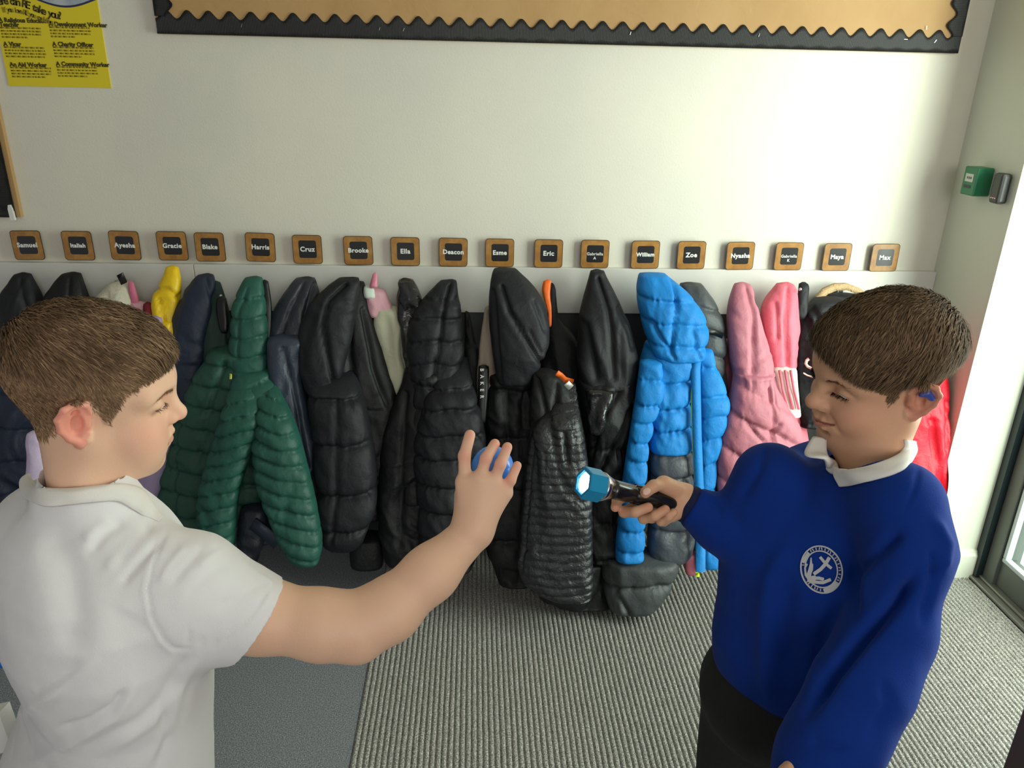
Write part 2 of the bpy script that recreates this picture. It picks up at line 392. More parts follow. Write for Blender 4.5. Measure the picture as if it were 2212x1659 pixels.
# slight hair-cracks of the wall are left to the paint; hooks
m_hook = mat('grey_hook_metal', (120, 124, 122), .35, metal=.7)
def hook(x, y, label):
    p = WY(x, y, WALLY-.03)
    h = empty('coat_hook', (float(p[0]), WALLY-.018, float(p[2])), label, 'hook', 'coat hooks on the white board')
    X0, Z0 = float(p[0]), float(p[2])
    box('hook_plate', X0-.008, X0+.008, WALLY-.022, WALLY-.018, Z0-.03, Z0+.012, m_hook, h, .001)
    prism('hook_arm', [(X0-.006, WALLY-.022, Z0-.02), (X0-.006, WALLY-.040, Z0-.024), (X0-.006, WALLY-.058, Z0-.012), (X0-.006, WALLY-.060, Z0+.012), (X0-.006, WALLY-.055, Z0+.012), (X0-.006, WALLY-.052, Z0-.010), (X0-.006, WALLY-.038, Z0-.018), (X0-.006, WALLY-.022, Z0-.012)], 'X', (.012, 0, 0), m_hook, h)
hook(1808, 628, 'grey metal coat hook showing above the black coat by the smiling boy')
hook(262, 610, 'coat hook holding the black hanging loop above the cream fleece')

# ------------------------------------------------------------------ green call point and reader on the right wall
m_gbox = mat('green_call_point_plastic', (40, 122, 84), .35, spec=.5)
m_grey = mat('dark_reader_plastic', (58, 60, 58), .4)
m_lab = mat('pale_label', (208, 214, 205), .5)
q0 = WX(2120, 400, NX-.0); gy, gz = 2.215, float(WX(2100, 393, NX-.02)[2])
def onwall(x, y, X): return WX(x, y, X)
a0 = onwall(2086, 358, NX-.05); a1 = onwall(2114, 366, NX-.05); a2 = onwall(2072, 418, NX-.05)
y0, y1 = float(a1[1]), float(a0[1]); z1 = float(a0[2]); z0 = float(a2[2])
cp = empty('emergency_call_point', (NX, (y0+y1)/2, z0), 'green emergency call box on the right wall', 'call point')
box('casing', NX-.05, NX, y0, y1, z0, z1, m_gbox, cp, .004)
hh = z1-z0; wwd = y1-y0
box('front_label', NX-.0512, NX-.0501, y0+wwd*.22, y1-wwd*.2, z0+hh*.48, z0+hh*.76, m_lab, cp)
box('key_slot', NX-.0512, NX-.0501, y0+wwd*.3, y1-wwd*.2, z0+hh*.26, z0+hh*.36, m_dark, cp)
for k in range(3): box('label_mark', NX-.0518, NX-.0512, y0+wwd*(.34+.13*k), y0+wwd*(.40+.13*k), z0+hh*.58, z0+hh*.66, m_dark, cp)
b0 = onwall(2148, 372, NX-.03); b1 = onwall(2168, 378, NX-.03); b2 = onwall(2132, 437, NX-.03)
y0, y1 = float(b1[1]), float(b0[1]); z1 = float(b0[2]); z0 = float(b2[2])
rd = empty('card_reader', (NX, (y0+y1)/2, z0), 'dark grey door entry reader with three pink lights beside the green box', 'card reader')
box('casing', NX-.03, NX, y0, y1, z0, z1, m_grey, rd, .008)
m_led = mat('pink_indicator', (255, 190, 190), .4, emis=((1, .5, .5), .6))
for k in range(3): box('indicator_light', NX-.0312, NX-.0301, y0+(y1-y0)*(.3+.2*k)-.0012, y0+(y1-y0)*(.3+.2*k)+.0012, z0+(z1-z0)*.17, z0+(z1-z0)*.17+.0025, m_led, rd)
# things at the frame's lower corners
m_brown = mat('brown_wood_furniture', (112, 92, 76), .5, bump=(40, .0005, 'noise'))
c0 = W(2207, 1540, .92); c1 = W(2150, 1700, .92)
cb = empty('wooden_cabinet', (.86, .55, 0), 'brown wooden cabinet corner at the bottom right', 'cabinet')
# ------------------------------------------------------------------ coats
def fabric(name, rgb, rough=.5, spec=.5, var=None, crk=.0014, sheen=.0):
    return mat(name, rgb, rough, spec=spec, var=var, bump=[(38, crk*1.6, 'noise'), (150, crk*.4, 'noise')], sheen=sheen)
f_black = fabric('black_nylon', (17, 18, 21), .55, .35)
f_black2 = fabric('charcoal_black_nylon', (26, 27, 32), .6, .35)
f_gloss = fabric('glossy_black_nylon', (22, 23, 25), .2, .7, crk=.0022)
f_navy = fabric('navy_shell', (34, 42, 62), .5, .4)
f_slate = fabric('slate_blue_shell', (52, 62, 78), .42, .5)
f_slate2 = fabric('dark_slate_nylon', (38, 43, 54), .42, .5)
f_green = fabric('bottle_green_nylon', (38, 90, 78), .5, .4, var=(8, (33, 78, 68), .5))
f_dgreen = fabric('lining_grey_green', (40, 62, 56), .6, .3)
f_yellow = fabric('yellow_raincoat', (240, 200, 20), .35, .5)
f_cream = fabric('cream_fleece', (205, 200, 180), .8, .2, crk=.003)
f_lilac = fabric('lilac_fabric', (168, 150, 186), .6, .3)
f_pinkp = fabric('pale_pink_fleece', (222, 170, 182), .8, .2)
f_blue = fabric('bright_blue_nylon', (24, 130, 206), .6, .3, var=(10, (20, 114, 190), .5))
f_grey = fabric('dark_grey_nylon', (74, 78, 86), .42, .5)
f_grey2 = fabric('charcoal_padded', (66, 70, 72), .5, .4)
f_dusty = fabric('dusty_pink_nylon', (190, 120, 134), .55, .3, var=(9, (176, 104, 118), .5))
f_coral = fabric('coral_pink_nylon', (230, 112, 130), .55, .3)
f_dpink = fabric('deep_rose_nylon', (176, 96, 112), .5, .35)
f_white = fabric('white_lining', (226, 214, 206), .6, .3)
f_red = fabric('red_raincoat', (214, 22, 46), .5, .4)
f_orange = fabric('orange_lining', (240, 108, 30), .5, .4)
f_taupe = fabric('taupe_shell', (168, 152, 138), .6, .3)
f_maroon = fabric('dark_red_knit', (110, 34, 44), .8, .2)
f_tan = mat('tan_fur', (190, 160, 120), .9, bump=(160, .004, 'noise'))
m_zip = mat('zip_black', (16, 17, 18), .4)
m_neon = mat('neon_zip_pull', (200, 240, 40), .4)
m_snap = mat('steel_snap', (215, 215, 212), .2, metal=1)

def YC(py): return 2.365-np.clip((np.asarray(py, float)-590)/620, -.05, 1.25)*.285
def smooth1(a, k):
    if k < 1: return a
    w = np.exp(-.5*(np.arange(-3*k, 3*k+1)/k)**2); w /= w.sum()
    p = np.concatenate([np.full(3*k, a[0]), a, np.full(3*k, a[-1])]); return np.convolve(p, w, 'valid')
def puffy(name, rows, mt, parent=None, off=0.0, T=.06, seams=None, tilt=0.0, amp=.008, pucker=.004, fold=.006, ff=11, grooves=(), seed=1, res=.0055, capl=.013, flatb=.6, yadd=0, smk=2, tiltc=None, ridged=True, lean=None):
    rows = sorted(rows); py = np.array([r[0] for r in rows], float); xl = np.array([r[1] for r in rows], float); xr = np.array([r[2] for r in rows], float)
    yc0 = YC(py)+off
    A = np.array([WY((a+b)/2, y, c) for y, a, b, c in zip(py, xl, xr, yc0)])
    L = np.concatenate([[0], np.cumsum(np.linalg.norm(np.diff(A, axis=0), axis=1))]); n = max(8, int(L[-1]/res))
    s = np.linspace(0, L[-1], n); pv = np.interp(s, L, py)
    k = max(1, int(smk*.006/res*3))
    lv = smooth1(np.interp(s, L, xl), k); rv = smooth1(np.interp(s, L, xr), k); lv[0], rv[0] = (xl[0]+xr[0])/2*.5+xl[0]*.5, (xl[0]+xr[0])/2*.5+xr[0]*.5
    yc = YC(pv)+off+yadd
    if lean: yc = yc+lean[1]*np.clip(1-s/lean[0], 0, 1)**1.6
    PL = np.array([WY(a, y, c) for a, y, c in zip(lv, pv, yc)]); PR = np.array([WY(a, y, c) for a, y, c in zip(rv, pv, yc)])
    mid = (PL+PR)/2; hw = (PR[:, 0]-PL[:, 0])/2
    zh = (PR[:, 2]-PL[:, 2])/2
    cap = np.ones(n); e = np.minimum(s, L[-1]-s); q = np.clip(e/capl, 0, 1); cap = np.sqrt(np.clip(1-(1-q)**2, .0, 1))
    t = np.minimum(T, hw*.95)*(.25+.75*cap); 
    capx = .78+.22*cap
    m = int(np.clip(2*(hw.max()*2+T)/res, 24, 150)); ph = np.arange(m)/m*2*np.pi
    c_, s_ = np.cos(ph), np.sin(ph)
    cx = np.sign(c_)*np.abs(c_)**.8; sx = np.sign(s_)*np.abs(s_)**.64
    X = mid[:, 0:1]+hw[:, None]*capx[:, None]*cx[None]
    Z = mid[:, 2:3]+zh[:, None]*cx[None]+0*X
    dep = np.where(s_ > 0, sx, sx*flatb)[None]*t[:, None]
    Y = yc[:, None]-dep
    # pixel-survey coordinates of each vertex
    PX = ((lv+rv)/2)[:, None]+((rv-lv)/2)[:, None]*cx[None]; PY = np.repeat(pv[:, None], m, 1)
    S_ = np.repeat(s[:, None], m, 1)
    d = np.zeros_like(X); ends = np.minimum(1, e/.02)[:, None]
    front = np.clip(s_*1.5+.35, 0, 1)[None]
    wx, wy = X*ff, Z*ff*.35
    warp = vn(X*6, Z*6, 0, seed+50)
    nz = fbm(wx+warp*1.2, wy+warp, .3*seed, seed, 3)
    if ridged: nz = (1-np.abs(nz)*3.2)*.6+nz*.6
    d += fold*nz*front
    if seams is not None:
        tc = PX-((lv+rv)/2)[:, None] if tiltc is None else PX-tiltc
        v = PY+tilt*tc+vn(X*16, Z*5, 2, seed)*5
        if np.isscalar(seams): fr = (v/seams) % 1.0
        else:
            sa = np.array(sorted(seams), float); i = np.clip(np.searchsorted(sa, v)-1, -1, len(sa)-1)
            lo = np.where(i < 0, sa[0]-60, sa[np.clip(i, 0, len(sa)-1)]); hi = np.where(i+1 < len(sa), sa[np.clip(i+1, 0, len(sa)-1)], lo+60)
            hi = np.where(i < 0, sa[0], hi); fr = np.clip((v-lo)/(hi-lo), 0, 1)
        ee = np.abs(2*fr-1); g = 1-(.62*ee**9+.38*ee**2.2); near = ee**1.5
        d += amp*1.25*(g-1)*front
        sp = seams if np.isscalar(seams) else 45
        d += pucker*.6*near**2*vn(X*120, Z*14, 1, seed+3)*front+pucker*.55*fbm(X*34+Z*22, Z*13-X*8, 3, seed+9)*front
    else:
        d += pucker*fbm(X*34+Z*12, Z*12, 3, seed+9)*front
    for g_ in grooves:
        pts, w, dp = g_[:3]; best = np.full(X.shape, 1e9)
        for (ax, ay), (bx, by) in zip(pts[:-1], pts[1:]):
            vx, vy = bx-ax, by-ay; u = np.clip(((PX-ax)*vx+(PY-ay)*vy)/(vx*vx+vy*vy+1e-9), 0, 1)
            best = np.minimum(best, np.hypot(PX-ax-u*vx, PY-ay-u*vy))
        d -= dp*np.exp(-(best/w)**2)*(s_ > -.1)[None]
    d *= ends
    lim = (t*.6)[:, None]; d = np.clip(d, -lim, .05)
    X = X+d*c_[None]; Y = Y-d*np.where(s_ > 0, s_, s_*.4)[None]
    Z = np.maximum(Z, .012); X = np.minimum(X, NX-.012); Y = np.minimum(Y, WALLY-.02)
    V = np.stack([X, Y, Z], -1).reshape(-1, 3)
    idx = np.arange(n*m).reshape(n, m); nx = np.roll(idx, -1, axis=1)
    F = np.stack([idx[:-1], nx[:-1], nx[1:], idx[1:]], -1).reshape(-1, 4)
    V = np.concatenate([V, [V[:m].mean(0)], [V[-m:].mean(0)]]); a, b = n*m, n*m+1
    T1 = np.stack([idx[0], np.full(m, a), np.full(m, a), nx[0]], -1)[:, [0, 1, 3]]
    T2 = np.stack([idx[-1], nx[-1], np.full(m, b)], -1)
    me = bpy.data.meshes.new(name); me.vertices.add(len(V)); me.vertices.foreach_set('co', V.astype(np.float32).ravel())
    T1 = T1[:, [0, 1, 2]]
    lp = np.concatenate([F.ravel(), T1.ravel(), T2.ravel()]).astype(np.int32); me.loops.add(len(lp)); me.loops.foreach_set('vertex_index', lp)
    ls = np.concatenate([np.arange(len(F))*4, F.size+np.arange(2*m)*3]).astype(np.int32)
    me.polygons.add(len(ls)); me.polygons.foreach_set('loop_start', ls); me.update(calc_edges=True); me.validate()
    import bmesh
    bm = bmesh.new(); bm.from_mesh(me); bmesh.ops.recalc_face_normals(bm, faces=bm.faces); bm.to_mesh(me); bm.free()
    return link(name, me, mt, parent, smooth=True)
def coat(name, x, y, label, cat='coat', group='coats hanging on the hooks', off=0):
    p = WY(x, y, float(YC(y))+off); return empty(name, tuple(float(q) for q in p), label, cat, group)
def ribbon(name, pts, w, mt, parent, off, th=.003, n=1):
    """flat strap along surveyed points on the coat front plane: pts px,py ; w px half width"""
    P = []
    for i, (x, y) in enumerate(pts):
        a = np.array(pts[max(0, i-1)]); b = np.array(pts[min(len(pts)-1, i+1)]); t = (b-a)/np.linalg.norm(b-a); nn = np.array([-t[1], t[0]])*w
        Yq = float(YC(y))+off
        P.append((WY(x+nn[0], y+nn[1], Yq), WY(x-nn[0], y-nn[1], Yq)))
    v = []; f = []
    for l, r_ in P:
        v += [tuple(l), tuple(r_), (r_[0], r_[1]+th, r_[2]), (l[0], l[1]+th, l[2])]
    for i in range(len(P)-1):
        a = 4*i
        for k in range(4): f.append((a+k, a+(k+1) % 4, a+4+(k+1) % 4, a+4+k))
    f.append((0, 1, 2, 3)); e = 4*(len(P)-1); f.append((e+3, e+2, e+1, e))
    return link(name, mesh_np(name, v, f), mt, parent)

# 1, 2 far left black coats
c = coat('coat', 50, 600, 'black coat at the far left, hood peak under the Samuel card')
puffy('hood', [(588, 42, 58), (600, 30, 68), (630, 10, 88), (670, -10, 100), (720, -25, 108), (770, -20, 100)], f_black2, c, T=.05, fold=.012, grooves=[([(52, 592), (70, 640), (90, 720)], 6, .01)], seed=2)
puffy('body', [(740, -40, 100), (820, -60, 118), (950, -70, 120), (1100, -70, 112), (1190, -60, 100)], f_navy, c, T=.07, fold=.012, seams=70, seed=3)
c = coat('coat', 157, 600, 'black coat second from the left, rounded hood under the Italiah card')
puffy('hood', [(587, 148, 168), (600, 130, 180), (630, 106, 184), (680, 90, 205), (740, 84, 214)], f_black, c, T=.05, off=-.0, fold=.012, grooves=[([(160, 590), (166, 640)], 4, .008)], seed=4)
puffy('body', [(720, 90, 205), (820, 84, 220), (950, 80, 226), (1100, 86, 220), (1180, 95, 210)], f_black, c, T=.06, off=.0, seed=5)
# 3 cream fleece + pinks
c = coat('coat', 262, 612, 'cream fleece coat hanging by a black loop behind the head of the boy in white')
puffy('body', [(606, 254, 276), (622, 236, 284), (645, 205, 292), (680, 190, 300), (760, 185, 300), (860, 190, 290), (930, 200, 280)], f_cream, c, T=.05, off=.01, fold=.014, pucker=.010, seed=6)
ribbon('hanging_loop', [(258, 592), (262, 600), (268, 613)], 7, m_zip, c, -.055, .004)
c = coat('pink_bag', 285, 620, 'pink fabric bag strap and side beside the cream fleece', 'bag', 'bags among the coats')
puffy('strap', [(606, 275, 283), (630, 280, 296), (655, 288, 304), (690, 290, 310)], fabric('rose_strap', (206, 112, 140), .6), c, T=.012, off=-.012, fold=.002, seed=7)
puffy('body', [(650, 284, 312), (672, 286, 320), (720, 280, 325), (800, 275, 325), (860, 280, 315)], f_pinkp, c, T=.03, off=-.012, fold=.01, seed=8)
c = coat('scarf', 322, 660, 'dark red knitted bundle peeping out beside the yellow raincoat', 'scarf', 'small things among the coats')
puffy('knit', [(652, 312, 326), (662, 308, 332), (680, 308, 332), (700, 312, 330)], f_maroon, c, T=.018, off=-.035, fold=.004, pucker=.008, seed=9)
c = coat('coat', 345, 690, 'lilac coat half hidden behind the face of the boy in white')
puffy('body', [(682, 326, 344), (700, 318, 352), (760, 300, 366), (850, 290, 374), (960, 285, 370), (1040, 282, 352), (1110, 285, 335)], f_lilac, c, T=.035, off=-.05, fold=.014, seed=10)
c = coat('coat', 70, 980, 'lilac and white garment glimpsed behind the neck of the boy in white')
puffy('body', [(930, 60, 92), (975, 66, 96), (1020, 60, 100), (1080, 55, 110)], fabric('pale_lilac', (214, 196, 226), .6), c, T=.02, off=-.115, fold=.01, seed=11)
# 4 yellow
c = coat('raincoat', 372, 590, 'bright yellow raincoat with a pointed hood', 'raincoat')
puffy('hood', [(573, 366, 380), (583, 358, 388), (604, 346, 394), (622, 340, 396), (640, 334, 388), (665, 331, 384), (700, 333, 380), (730, 338, 380)], f_yellow, c, T=.035, off=-.015, fold=.012, pucker=.006, seed=12, grooves=[([(345, 622), (370, 618), (392, 640)], 4, .01), ([(352, 640), (366, 700)], 3, .01)])
puffy('body', [(690, 336, 378), (730, 345, 380), (770, 352, 384), (800, 360, 389), (825, 366, 388), (862, 372, 380)], f_yellow, c, T=.025, off=-.03, fold=.01, seed=13, grooves=[([(376, 690), (366, 780), (372, 850)], 3, .008)])
# 5 navy coat with grey lining
c = coat('coat', 450, 600, 'navy shell coat with grey lining turned out, between the yellow and green coats')
puffy('hood', [(590, 440, 456), (600, 425, 463), (620, 406, 470), (650, 386, 468), (690, 376, 455), (730, 371, 445), (780, 370, 440), (830, 374, 450), (900, 380, 470)], f_navy, c, T=.05, off=-.01, fold=.012, ff=9, grooves=[([(450, 596), (466, 640), (470, 700)], 5, .012), ([(400, 640), (382, 740)], 8, .006)], seed=14)
puffy('lining', [(606, 458, 470), (630, 452, 484), (660, 446, 492), (700, 430, 500), (740, 418, 506), (775, 408, 506), (800, 410, 500)], f_dgreen, c, T=.03, off=-.0, fold=.016, pucker=.008, seed=15)
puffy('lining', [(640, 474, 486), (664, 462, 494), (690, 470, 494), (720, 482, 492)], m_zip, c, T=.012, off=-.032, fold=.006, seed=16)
puffy('body', [(760, 372, 500), (850, 372, 500), (960, 380, 490), (1060, 390, 470)], f_navy, c, T=.04, off=.02, seed=17)
p = WY(477, 639, 2.29); bpy.ops.mesh.primitive_uv_sphere_add(radius=.0045, segments=16, ring_count=8, location=p)
o = bpy.context.object; o.name = 'snap_button'; o.data.materials.append(m_snap); mw = o.matrix_world.copy(); o.parent = c; o.location = Vector(p)-c.location
# 6 green puffer
c = coat('puffer_jacket', 545, 605, 'bottle green puffer jacket with narrow quilting and sleeves hanging forward', 'jacket', off=-.04)
puffy('hood', [(596, 540, 562), (606, 526, 568), (625, 511, 573), (652, 503, 576), (690, 502, 579), (724, 500, 580), (760, 498, 581), (790, 500, 581), (812, 508, 580)], f_green, c, T=.055, off=-.055, seams=[640, 681, 722, 762, 800], amp=.010, pucker=.006, fold=.004, grooves=[([(540, 620), (524, 670), (524, 760)], 3, .007)], seed=20)
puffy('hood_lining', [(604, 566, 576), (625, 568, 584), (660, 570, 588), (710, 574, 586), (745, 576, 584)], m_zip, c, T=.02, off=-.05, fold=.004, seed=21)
puffy('body', [(745, 470, 560), (780, 442, 578), (820, 415, 590), (870, 390, 600), (930, 372, 606), (1000, 352, 600), (1070, 336, 580), (1120, 328, 560), (1160, 330, 545)], fabric('bottle_green_side_panel', (34, 80, 66), .55), c, T=.07, off=-.03, seams=46, tilt=-.15, amp=.012, pucker=.008, fold=.012, grooves=[([(396, 860), (392, 1000), (392, 1150)], 4, .014), ([(500, 770), (470, 860), (440, 980)], 7, .012)], seed=22)
puffy('body', [(790, 508, 580), (815, 500, 590), (850, 498, 606), (890, 505, 630), (930, 515, 640), (980, 525, 640)], f_green, c, T=.05, off=-.09, lean=(.08, .03), seams=36, tilt=.35, amp=.010, pucker=.007, fold=.006, seed=23, grooves=[([(610, 860), (575, 910), (552, 960)], 4, .012)])
puffy('sleeve', [(815, 508, 560), (850, 494, 566), (900, 478, 566), (940, 465, 560), (982, 451, 546), (1030, 438, 524), (1072, 429, 514), (1134, 426, 510), (1180, 428, 505), (1205, 440, 498)], f_green, c, T=.055, off=-.13, lean=(.12, .05), seams=33, tilt=.28, amp=.012, pucker=.009, fold=.006, seed=24, capl=.03)
puffy('sleeve', [(822, 566, 592), (850, 560, 606), (888, 556, 628), (930, 550, 644), (962, 545, 653), (1003, 547, 664), (1044, 556, 674), (1090, 572, 684), (1134, 592, 693), (1180, 612, 699), (1208, 628, 697), (1220, 645, 680)], f_green, c, T=.055, off=-.135, lean=(.10, .05), seams=34, tilt=-.30, amp=.012, pucker=.009, fold=.006, seed=25, capl=.03)
ribbon('label_tab', [(498, 808), (498, 819)], 2.5, mat('yellow_tab', (214, 214, 90), .5), c, -.152, .002)
# 7 slate coat
c = coat('coat', 662, 605, 'slate blue shell coat hanging between the green jacket and the big black puffer')
puffy('hood', [(597, 652, 674), (606, 638, 682), (625, 618, 690), (650, 600, 694), (690, 586, 690), (740, 582, 680), (780, 584, 670)], f_slate2, c, T=.05, off=-.02, fold=.012, grooves=[([(664, 600), (640, 650), (612, 720)], 4, .012), ([(680, 610), (664, 680)], 4, .01)], seed=26)
puffy('body', [(720, 584, 664), (780, 586, 650), (822, 590, 650), (870, 600, 664), (920, 606, 677), (970, 620, 684), (1010, 630, 680), (1050, 640, 668)], f_slate, c, T=.045, off=-.06, fold=.018, ff=16, grooves=[([(620, 740), (650, 880), (668, 1000)], 4, .014)], seed=27)
puffy('body', [(940, 520, 640), (1010, 516, 620), (1060, 514, 610), (1120, 514, 600), (1170, 516, 600)], f_slate2, c, T=.04, off=-.035, fold=.018, seed=28)
puffy('sleeve', [(1090, 525, 575), (1130, 520, 580), (1170, 514, 572), (1200, 514, 560), (1217, 522, 552)], f_slate2, c, T=.03, off=-.09, fold=.01, seed=29, capl=.012)
ribbon('cuff_strap', [(545, 1132), (570, 1150), (600, 1176)], 13, f_slate, c, -.128, .006)
# 8 big black puffer
c = coat('puffer_coat', 765, 605, 'large matt black puffer coat with wide panels, right of the green jacket')
puffy('body', [(606, 752, 784), (640, 700, 794), (675, 690, 803), (720, 690, 818), (765, 690, 832), (800, 700, 848), (840, 720, 860), (900, 740, 862), (980, 760, 850), (1060, 770, 836), (1120, 760, 820)], f_black, c, T=.07, off=-.0, fold=.014, ff=8, grooves=[([(760, 640), (762, 760), (770, 820)], 6, .02), ([(790, 660), (812, 780), (840, 860)], 5, .012)], seed=30)
puffy('hood', [(598, 748, 774), (612, 712, 778), (632, 690, 776), (655, 668, 770), (690, 650, 768), (720, 644, 762), (760, 642, 752), (800, 650, 742), (832, 660, 735), (845, 668, 728)], f_black2, c, T=.06, off=-.06, fold=.010, pucker=.006, grooves=[([(752, 610), (716, 640), (704, 690), (716, 760), (732, 830)], 5, .018), ([(700, 640), (672, 700), (660, 780)], 10, .006)], seed=31)
puffy('body', [(780, 664, 764), (815, 664, 772), (845, 664, 782), (900, 672, 796), (950, 676, 806), (1000, 680, 812), (1050, 682, 816), (1100, 684, 812), (1140, 690, 798), (1170, 700, 780), (1188, 712, 760)], f_black2, c, T=.075, off=-.08, lean=(.12, .07), seams=[845, 945, 1053, 1130], tilt=.02, amp=.016, pucker=.008, fold=.009, ff=8, seed=32, capl=.04, grooves=[([(736, 850), (734, 1050), (722, 1150)], 5, .008)])
# 9 unicorn hat, scarf & cream coat
c = coat('unicorn_hat', 805, 615, 'fluffy unicorn hat with a pink horn, between two black coats', 'hat', 'small things among the coats')
puffy('horn', [(588, 808, 813), (600, 803, 816), (612, 799, 817), (622, 795, 816)], fabric('pink_horn', (214, 130, 152), .4), c, T=.02, off=-.03, seams=9, tilt=.3, amp=.003, fold=.001, pucker=0, seed=33, capl=.004, smk=1)
puffy('ear', [(616, 786, 800), (630, 784, 810), (645, 788, 818)], fabric('white_mint_fleece', (206, 218, 208), .8), c, T=.02, off=-.02, fold=.003, pucker=.006, seed=34)
puffy('face', [(622, 790, 822), (640, 786, 842), (660, 792, 850), (686, 800, 850)], f_pinkp, c, T=.03, off=-.0, fold=.006, pucker=.012, seed=35)
c = coat('coat', 835, 700, 'cream and sage fleece coat squeezed between two black coats')
puffy('body', [(660, 812, 856), (690, 808, 862), (730, 816, 872), (780, 830, 882), (830, 846, 886), (900, 856, 880)], fabric('sage_cream', (196, 196, 170), .7), c, T=.04, off=.0, fold=.016, seed=36)
# 10 glossy small coat
c = coat('coat', 878, 606, 'glossy patent black coat peak left of the hooded quilted jacket')
puffy('hood', [(600, 866, 882), (612, 860, 898), (630, 858, 912), (655, 857, 914), (700, 862, 910), (760, 872, 905), (800, 880, 900)], f_gloss, c, T=.04, off=-.02, fold=.016, ff=18, pucker=.008, seed=37)
puffy('body', [(790, 880, 930), (840, 866, 935), (890, 842, 940), (940, 830, 940), (1020, 824, 940), (1110, 818, 940), (1180, 824, 930), (1210, 835, 915)], f_black, c, T=.07, off=-.03, fold=.016, ff=9, seed=38, grooves=[([(880, 840), (872, 980), (868, 1150)], 6, .012)])
# 11 hooded quilted
c = coat('puffer_jacket', 965, 612, 'black quilted jacket with an upright hood, behind the raised hand', 'jacket')
puffy('hood', [(603, 966, 984), (612, 948, 986), (630, 925, 989), (655, 903, 993), (680, 886, 998), (710, 880, 1002), (743, 877, 1004), (780, 880, 1002), (815, 886, 985), (835, 892, 965)], f_black2, c, T=.06, off=-.045, seams=[640, 680, 728, 778, 820], amp=.010, pucker=.006, fold=.008, grooves=[([(975, 606), (962, 650), (952, 720), (938, 800)], 4, .014)], seed=39)
puffy('body', [(780, 985, 1012), (830, 975, 1020), (900, 960, 1030), (980, 950, 1036), (1080, 900, 1036), (1180, 880, 1036), (1215, 900, 1020)], f_black, c, T=.06, off=-.0, seed=40)
puffy('body', [(770, 960, 1010), (795, 950, 1014), (830, 930, 1024), (870, 912, 1034), (905, 903, 1042), (935, 896, 1050), (965, 892, 1052), (1000, 893, 1040), (1060, 900, 1034), (1120, 905, 1034), (1180, 905, 1034), (1225, 915, 1020)], f_black2, c, T=.07, off=-.08, lean=(.14, .06), seams=[830, 871, 926, 977, 1036, 1093, 1150], tilt=.0, amp=.016, pucker=.011, fold=.008, seed=41)
puffy('sleeve', [(800, 905, 955), (850, 896, 935), (920, 888, 920), (1000, 880, 910), (1100, 876, 905)], f_black, c, T=.05, off=-.07, fold=.014, seams=52, amp=.008, seed=42)
# 12,13
c = coat('coat', 1010, 690, 'thin black coat edge between the hooded jacket and the taupe coat')
puffy('body', [(672, 1003, 1012), (700, 1003, 1020), (750, 1004, 1030), (800, 1006, 1040), (860, 1010, 1045), (960, 1015, 1045), (1060, 1020, 1050)], f_black, c, T=.035, off=.015, fold=.01, seed=43)
c = coat('coat', 1052, 690, 'taupe coat with a black lettered band, left of the tallest hood')
puffy('body', [(660, 1050, 1062), (690, 1044, 1068), (740, 1036, 1072), (800, 1031, 1072), (870, 1030, 1070)], f_taupe, c, T=.025, off=-.03, fold=.004, seed=44, grooves=[([(1056, 670), (1040, 800)], 3, .006)])
puffy('lettered_band', [(788, 1034, 1056), (800, 1033, 1058), (840, 1033, 1055), (880, 1032, 1052), (915, 1034, 1048)], m_zip, c, T=.016, off=-.075, fold=.001, pucker=.001, seed=45)
for k, ch in enumerate('BAKER'):
    p = WY(1041, 799+14.5*k, float(YC(799+14.5*k))-.0935)
    textmesh('band_letter', ch, .016, m_let, MT(p, (0, 0, -1), (1, 0, 0)), c, off=.0003)
# 14 tallest hood
c = coat('puffer_coat', 1085, 590, 'tall smooth black hooded puffer coat under the Esme card')
puffy('body', [(800, 1060, 1165), (840, 1050, 1165), (880, 1046, 1168), (930, 1050, 1168), (990, 1050, 1165), (1060, 1045, 1160), (1140, 1046, 1160), (1220, 1056, 1160), (1258, 1080, 1150)], f_black, c, T=.075, off=-.03, seams=[828, 930, 1040, 1150], fold=.014, ff=9, amp=.014, pucker=.008, seed=46, grooves=[([(1090, 840), (1096, 960)], 8, .012), ([(1130, 840), (1128, 960)], 8, .012)])
puffy('hood', [(577, 1072, 1098), (588, 1063, 1122), (606, 1060, 1146), (630, 1057, 1166), (660, 1055, 1180), (690, 1056, 1187), (720, 1059, 1187), (752, 1062, 1181), (785, 1066, 1166), (815, 1072, 1150), (828, 1080, 1140)], f_black2, c, T=.075, off=-.075, fold=.009, ff=9, grooves=[([(1082, 612), (1098, 660), (1135, 720), (1168, 775)], 5, .016), ([(1150, 640), (1172, 700)], 5, .008), ([(1066, 620), (1072, 720), (1078, 800)], 4, .008), ([(1140, 700), (1165, 750)], 3, .008)], seed=47, pucker=.005)
# 15 orange lined
c = coat('coat', 1188, 615, 'black coat with bright orange hood lining under the Eric card')
puffy('hood', [(611, 1189, 1196), (625, 1186, 1198), (650, 1184, 1200), (690, 1187, 1205), (720, 1186, 1240), (750, 1180, 1250), (800, 1170, 1260), (850, 1166, 1262)], f_black, c, T=.04, off=.015, fold=.01, seed=48, smk=1)
puffy('hood_lining', [(604, 1178, 1192), (612, 1170, 1191), (628, 1168, 1188), (650, 1176, 1188), (672, 1184, 1192), (690, 1185, 1192), (706, 1186, 1190)], f_orange, c, T=.012, off=-.04, fold=.003, seed=49, smk=1, capl=.006)
c['label'] = c['label']
